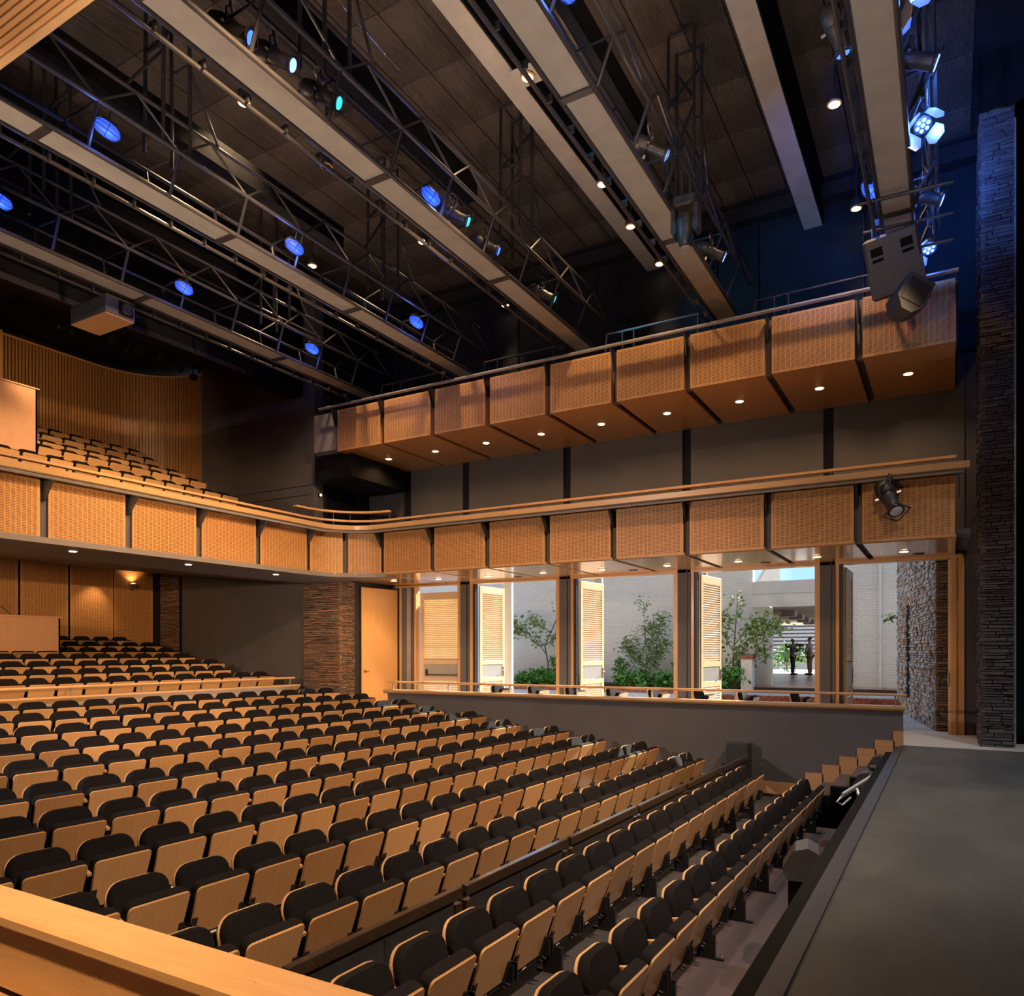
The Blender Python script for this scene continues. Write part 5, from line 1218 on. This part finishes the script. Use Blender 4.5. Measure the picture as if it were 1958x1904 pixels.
# ================================================================== PEOPLE in the passage
def skin_mesh(name, mat, parent, verts, edges, radii, root=0, sub=1):
    me = bpy.data.meshes.new(name); me.from_pydata(verts, edges, []); me.materials.append(mat)
    ob = bpy.data.objects.new(name, me); COL.objects.link(ob); ob.parent = parent
    md = ob.modifiers.new('skin', 'SKIN'); md.use_smooth_shade = True
    if not me.skin_vertices: me.skin_vertices.new()
    for i, sv in enumerate(me.skin_vertices[0].data):
        r = radii[i]; sv.radius = r if isinstance(r, tuple) else (r, r); sv.use_root = (i == root)
    sm = ob.modifiers.new('sub', 'SUBSURF'); sm.levels = sub; sm.render_levels = sub
    return ob
def person(label, loc, rz, h, armL, armR, shirt, trousers, chin=0.0, stout=1.0):
    """local: y is the way the person faces, x to the right hand; heights for 1.75 m"""
    k = h/1.75; t = thing('person', label, 'person', loc, rz)
    V = []; E = []; Rr = []
    def add(p, r, par=None):
        V.append((p[0]*k, p[1]*k, p[2]*k)); Rr.append(r*k if not isinstance(r, tuple) else (r[0]*k, r[1]*k))
        if par is not None: E.append((par, len(V)-1))
        return len(V)-1
    pel = add((0,0,.94), .125*stout); ab = add((0,.01,1.10), .12*stout, pel); ch = add((0,0,1.30), .135*stout, ab); nk = add((0,0,1.46), .055, ch); nk2 = add((0,.01,1.53), .05, nk)
    h1 = add((0,.03,1.60), .075, nk2); h2 = add((0,.025 + chin*.02,1.68), .082, h1); add((0,.01,1.735), .055, h2)
    tips = []
    for s, arm in ((-1, armL), (1, armR)):
        sh = add((s*.19,0,1.40), .062, ch); el = add(arm[0], .043, sh); wr = add(arm[1], .030, el); d = (Vector(arm[1]) - Vector(arm[0])).normalized()
        pm = add(tuple(Vector(arm[1]) + d*.06), (.040, .020), wr); pe = add(tuple(Vector(arm[1]) + d*.095), (.038, .016), pm)
        sd = d.cross(Vector((0, 1, 0.3))).normalized()
        for j in range(4):
            b_ = Vector(arm[1]) + d*.10 + sd*(-.027 + .018*j); f1 = add(tuple(b_ + d*.015), .0085, pe); f2 = add(tuple(b_ + d*(.045 + .008*(1.5 - abs(j-1.5))) + Vector((0, .006, -.004))), .008, f1); add(tuple(b_ + d*(.062 + .012*(1.5 - abs(j-1.5))) + Vector((0, .018, -.010))), .0075, f2)
        th = add(tuple(Vector(arm[1]) + d*.05 + sd*.042), .011, pm); add(tuple(Vector(arm[1]) + d*.085 + sd*.058), .009, th)
        hp = add((s*.09,0,.86), .088*stout, pel); kn = add((s*.10,.015,.49), .058, hp); an = add((s*.105,-.01,.10), .040, kn); add((s*.115,.10,.045), .038, an)
    skin_mesh('body', M['skin'], t, V, E, Rr)
    # shirt
    v = [(0,0,.95), (0,.01,1.10), (0,0,1.30), (0,0,1.45)]; e = [(0,1),(1,2),(2,3)]; r = [.140*stout, .135*stout, .150*stout, .066]
    for s, arm in ((-1, armL), (1, armR)):
        b_ = len(v); v += [(s*.19,0,1.40), arm[0], tuple(Vector(arm[0]).lerp(Vector(arm[1]), .92))]; e += [(2,b_), (b_,b_+1), (b_+1,b_+2)]; r += [.076, .058, .042]
    skin_mesh('shirt', M[shirt], t, [tuple(q*k for q in p) for p in v], e, [q*k for q in r])
    v = [(0,0,.96)]; e = []; r = [.137*stout]
    for s in (-1, 1):
        b_ = len(v); v += [(s*.09,0,.86), (s*.10,.015,.49), (s*.105,-.01,.09)]; e += [(0,b_), (b_,b_+1), (b_+1,b_+2)]; r += [.102*stout, .076, .062]
    skin_mesh('trousers', M[trousers], t, [tuple(q*k for q in p) for p in v], e, [q*k for q in r])
    for s in (-1, 1):
        b = MB().bevbox(s*.11-.048, s*.11+.048, -.08, .19, 0, .085, .02); b.v = [tuple(q*k for q in p) for p in b.v]; b.build('shoe', M['shoe'], t, True)
    skin_mesh('hair', M['hair'], t, [tuple(q*k for q in p) for p in [(0,-.03,1.62), (0,-.015,1.70), (0,.02,1.75)]], [(0,1),(1,2)], [q*k for q in [.082,.094,.07]])
    for s in (-1, 1):
        MB().lathe([(0, .022*k), (.012*k, .018*k)], (s*.078*k, .02*k, 1.64*k), (s, -.3, 0), 8).build('ear', M['skin'], t, True)
        MB().lathe([(0, .009*k), (.006*k, .004*k)], (s*.03*k, .105*k, 1.655*k), (0, 1, 0), 6).build('eye', M['black'], t, True)
    MB().add([(-.014*k,.10*k,1.655*k), (.014*k,.10*k,1.655*k), (.018*k,.10*k,1.615*k), (-.018*k,.10*k,1.615*k), (0,.135*k,1.622*k)], [(0,1,4),(1,2,4),(2,3,4),(3,0,4)]).build('nose', M['skin'], t, True)
    MB().box(-.022*k, .022*k, .098*k, .106*k, 1.585*k, 1.592*k).build('mouth', M['stake'], t, True)
    MB().box(-.135*k*stout, .135*k*stout, -.12*k*stout, .125*k*stout, .955*k, .985*k).build('belt', M['black'], t, True)
    return t
person('person in dark trousers and grey-blue shirt, hand raised to the chin', (-6.46, 37.8, .47), math.radians(-100), 1.72, ((-.22, .12, 1.14), (-.02, .26, 1.22)), ((.22, .10, 1.12), (.04, .16, 1.44)), 'shirt_blue', 'trouser_black')
person('person in brown trousers and light grey shirt, hand on the hip', (-5.75, 38.2, .47), math.radians(75), 1.80, ((-.33, .03, 1.14), (-.18, .12, 1.00)), ((.24, .05, 1.10), (.20, .20, 1.02)), 'shirt_grey', 'trouser_tan', 0, 1.12)
# added black sheet that stands in for the shadow at the pier top
bd = thing('pier_shade_sheet', 'black sheet standing in for shade over the top of the stone pier', 'drape', (2, 14.7, 10.55))
b = MB(); n_ = 90
for i in range(n_):
    x = .42 + 6.0*i/(n_-1); y = 14.74 + .035*math.sin(i*1.15)
    b.v += [(x, y, 10.55 + .02*math.sin(i*.9)), (x, y, 11.5)]
for i in range(n_-1): b.f.append((2*i, 2*i+2, 2*i+3, 2*i+1))
d_ = b.build('cloth', M['black'], bd); m_ = d_.modifiers.new('thick', 'SOLIDIFY'); m_.thickness = .012
lg = thing('stage_drape', 'dark stage drape beyond the stone pier', 'drape', (2, 15.6, 0))
b = MB()
for i in range(60):
    x = 1.02 + 5.0*i/59; y = 15.6 + .06*math.sin(i*1.3)
    b.v += [(x, y, .02), (x, y, 11.4)]
for i in range(59): b.f.append((2*i, 2*i+2, 2*i+3, 2*i+1))
d_ = b.build('cloth', M['black'], lg, smooth=True); m_ = d_.modifiers.new('thick', 'SOLIDIFY'); m_.thickness = .012
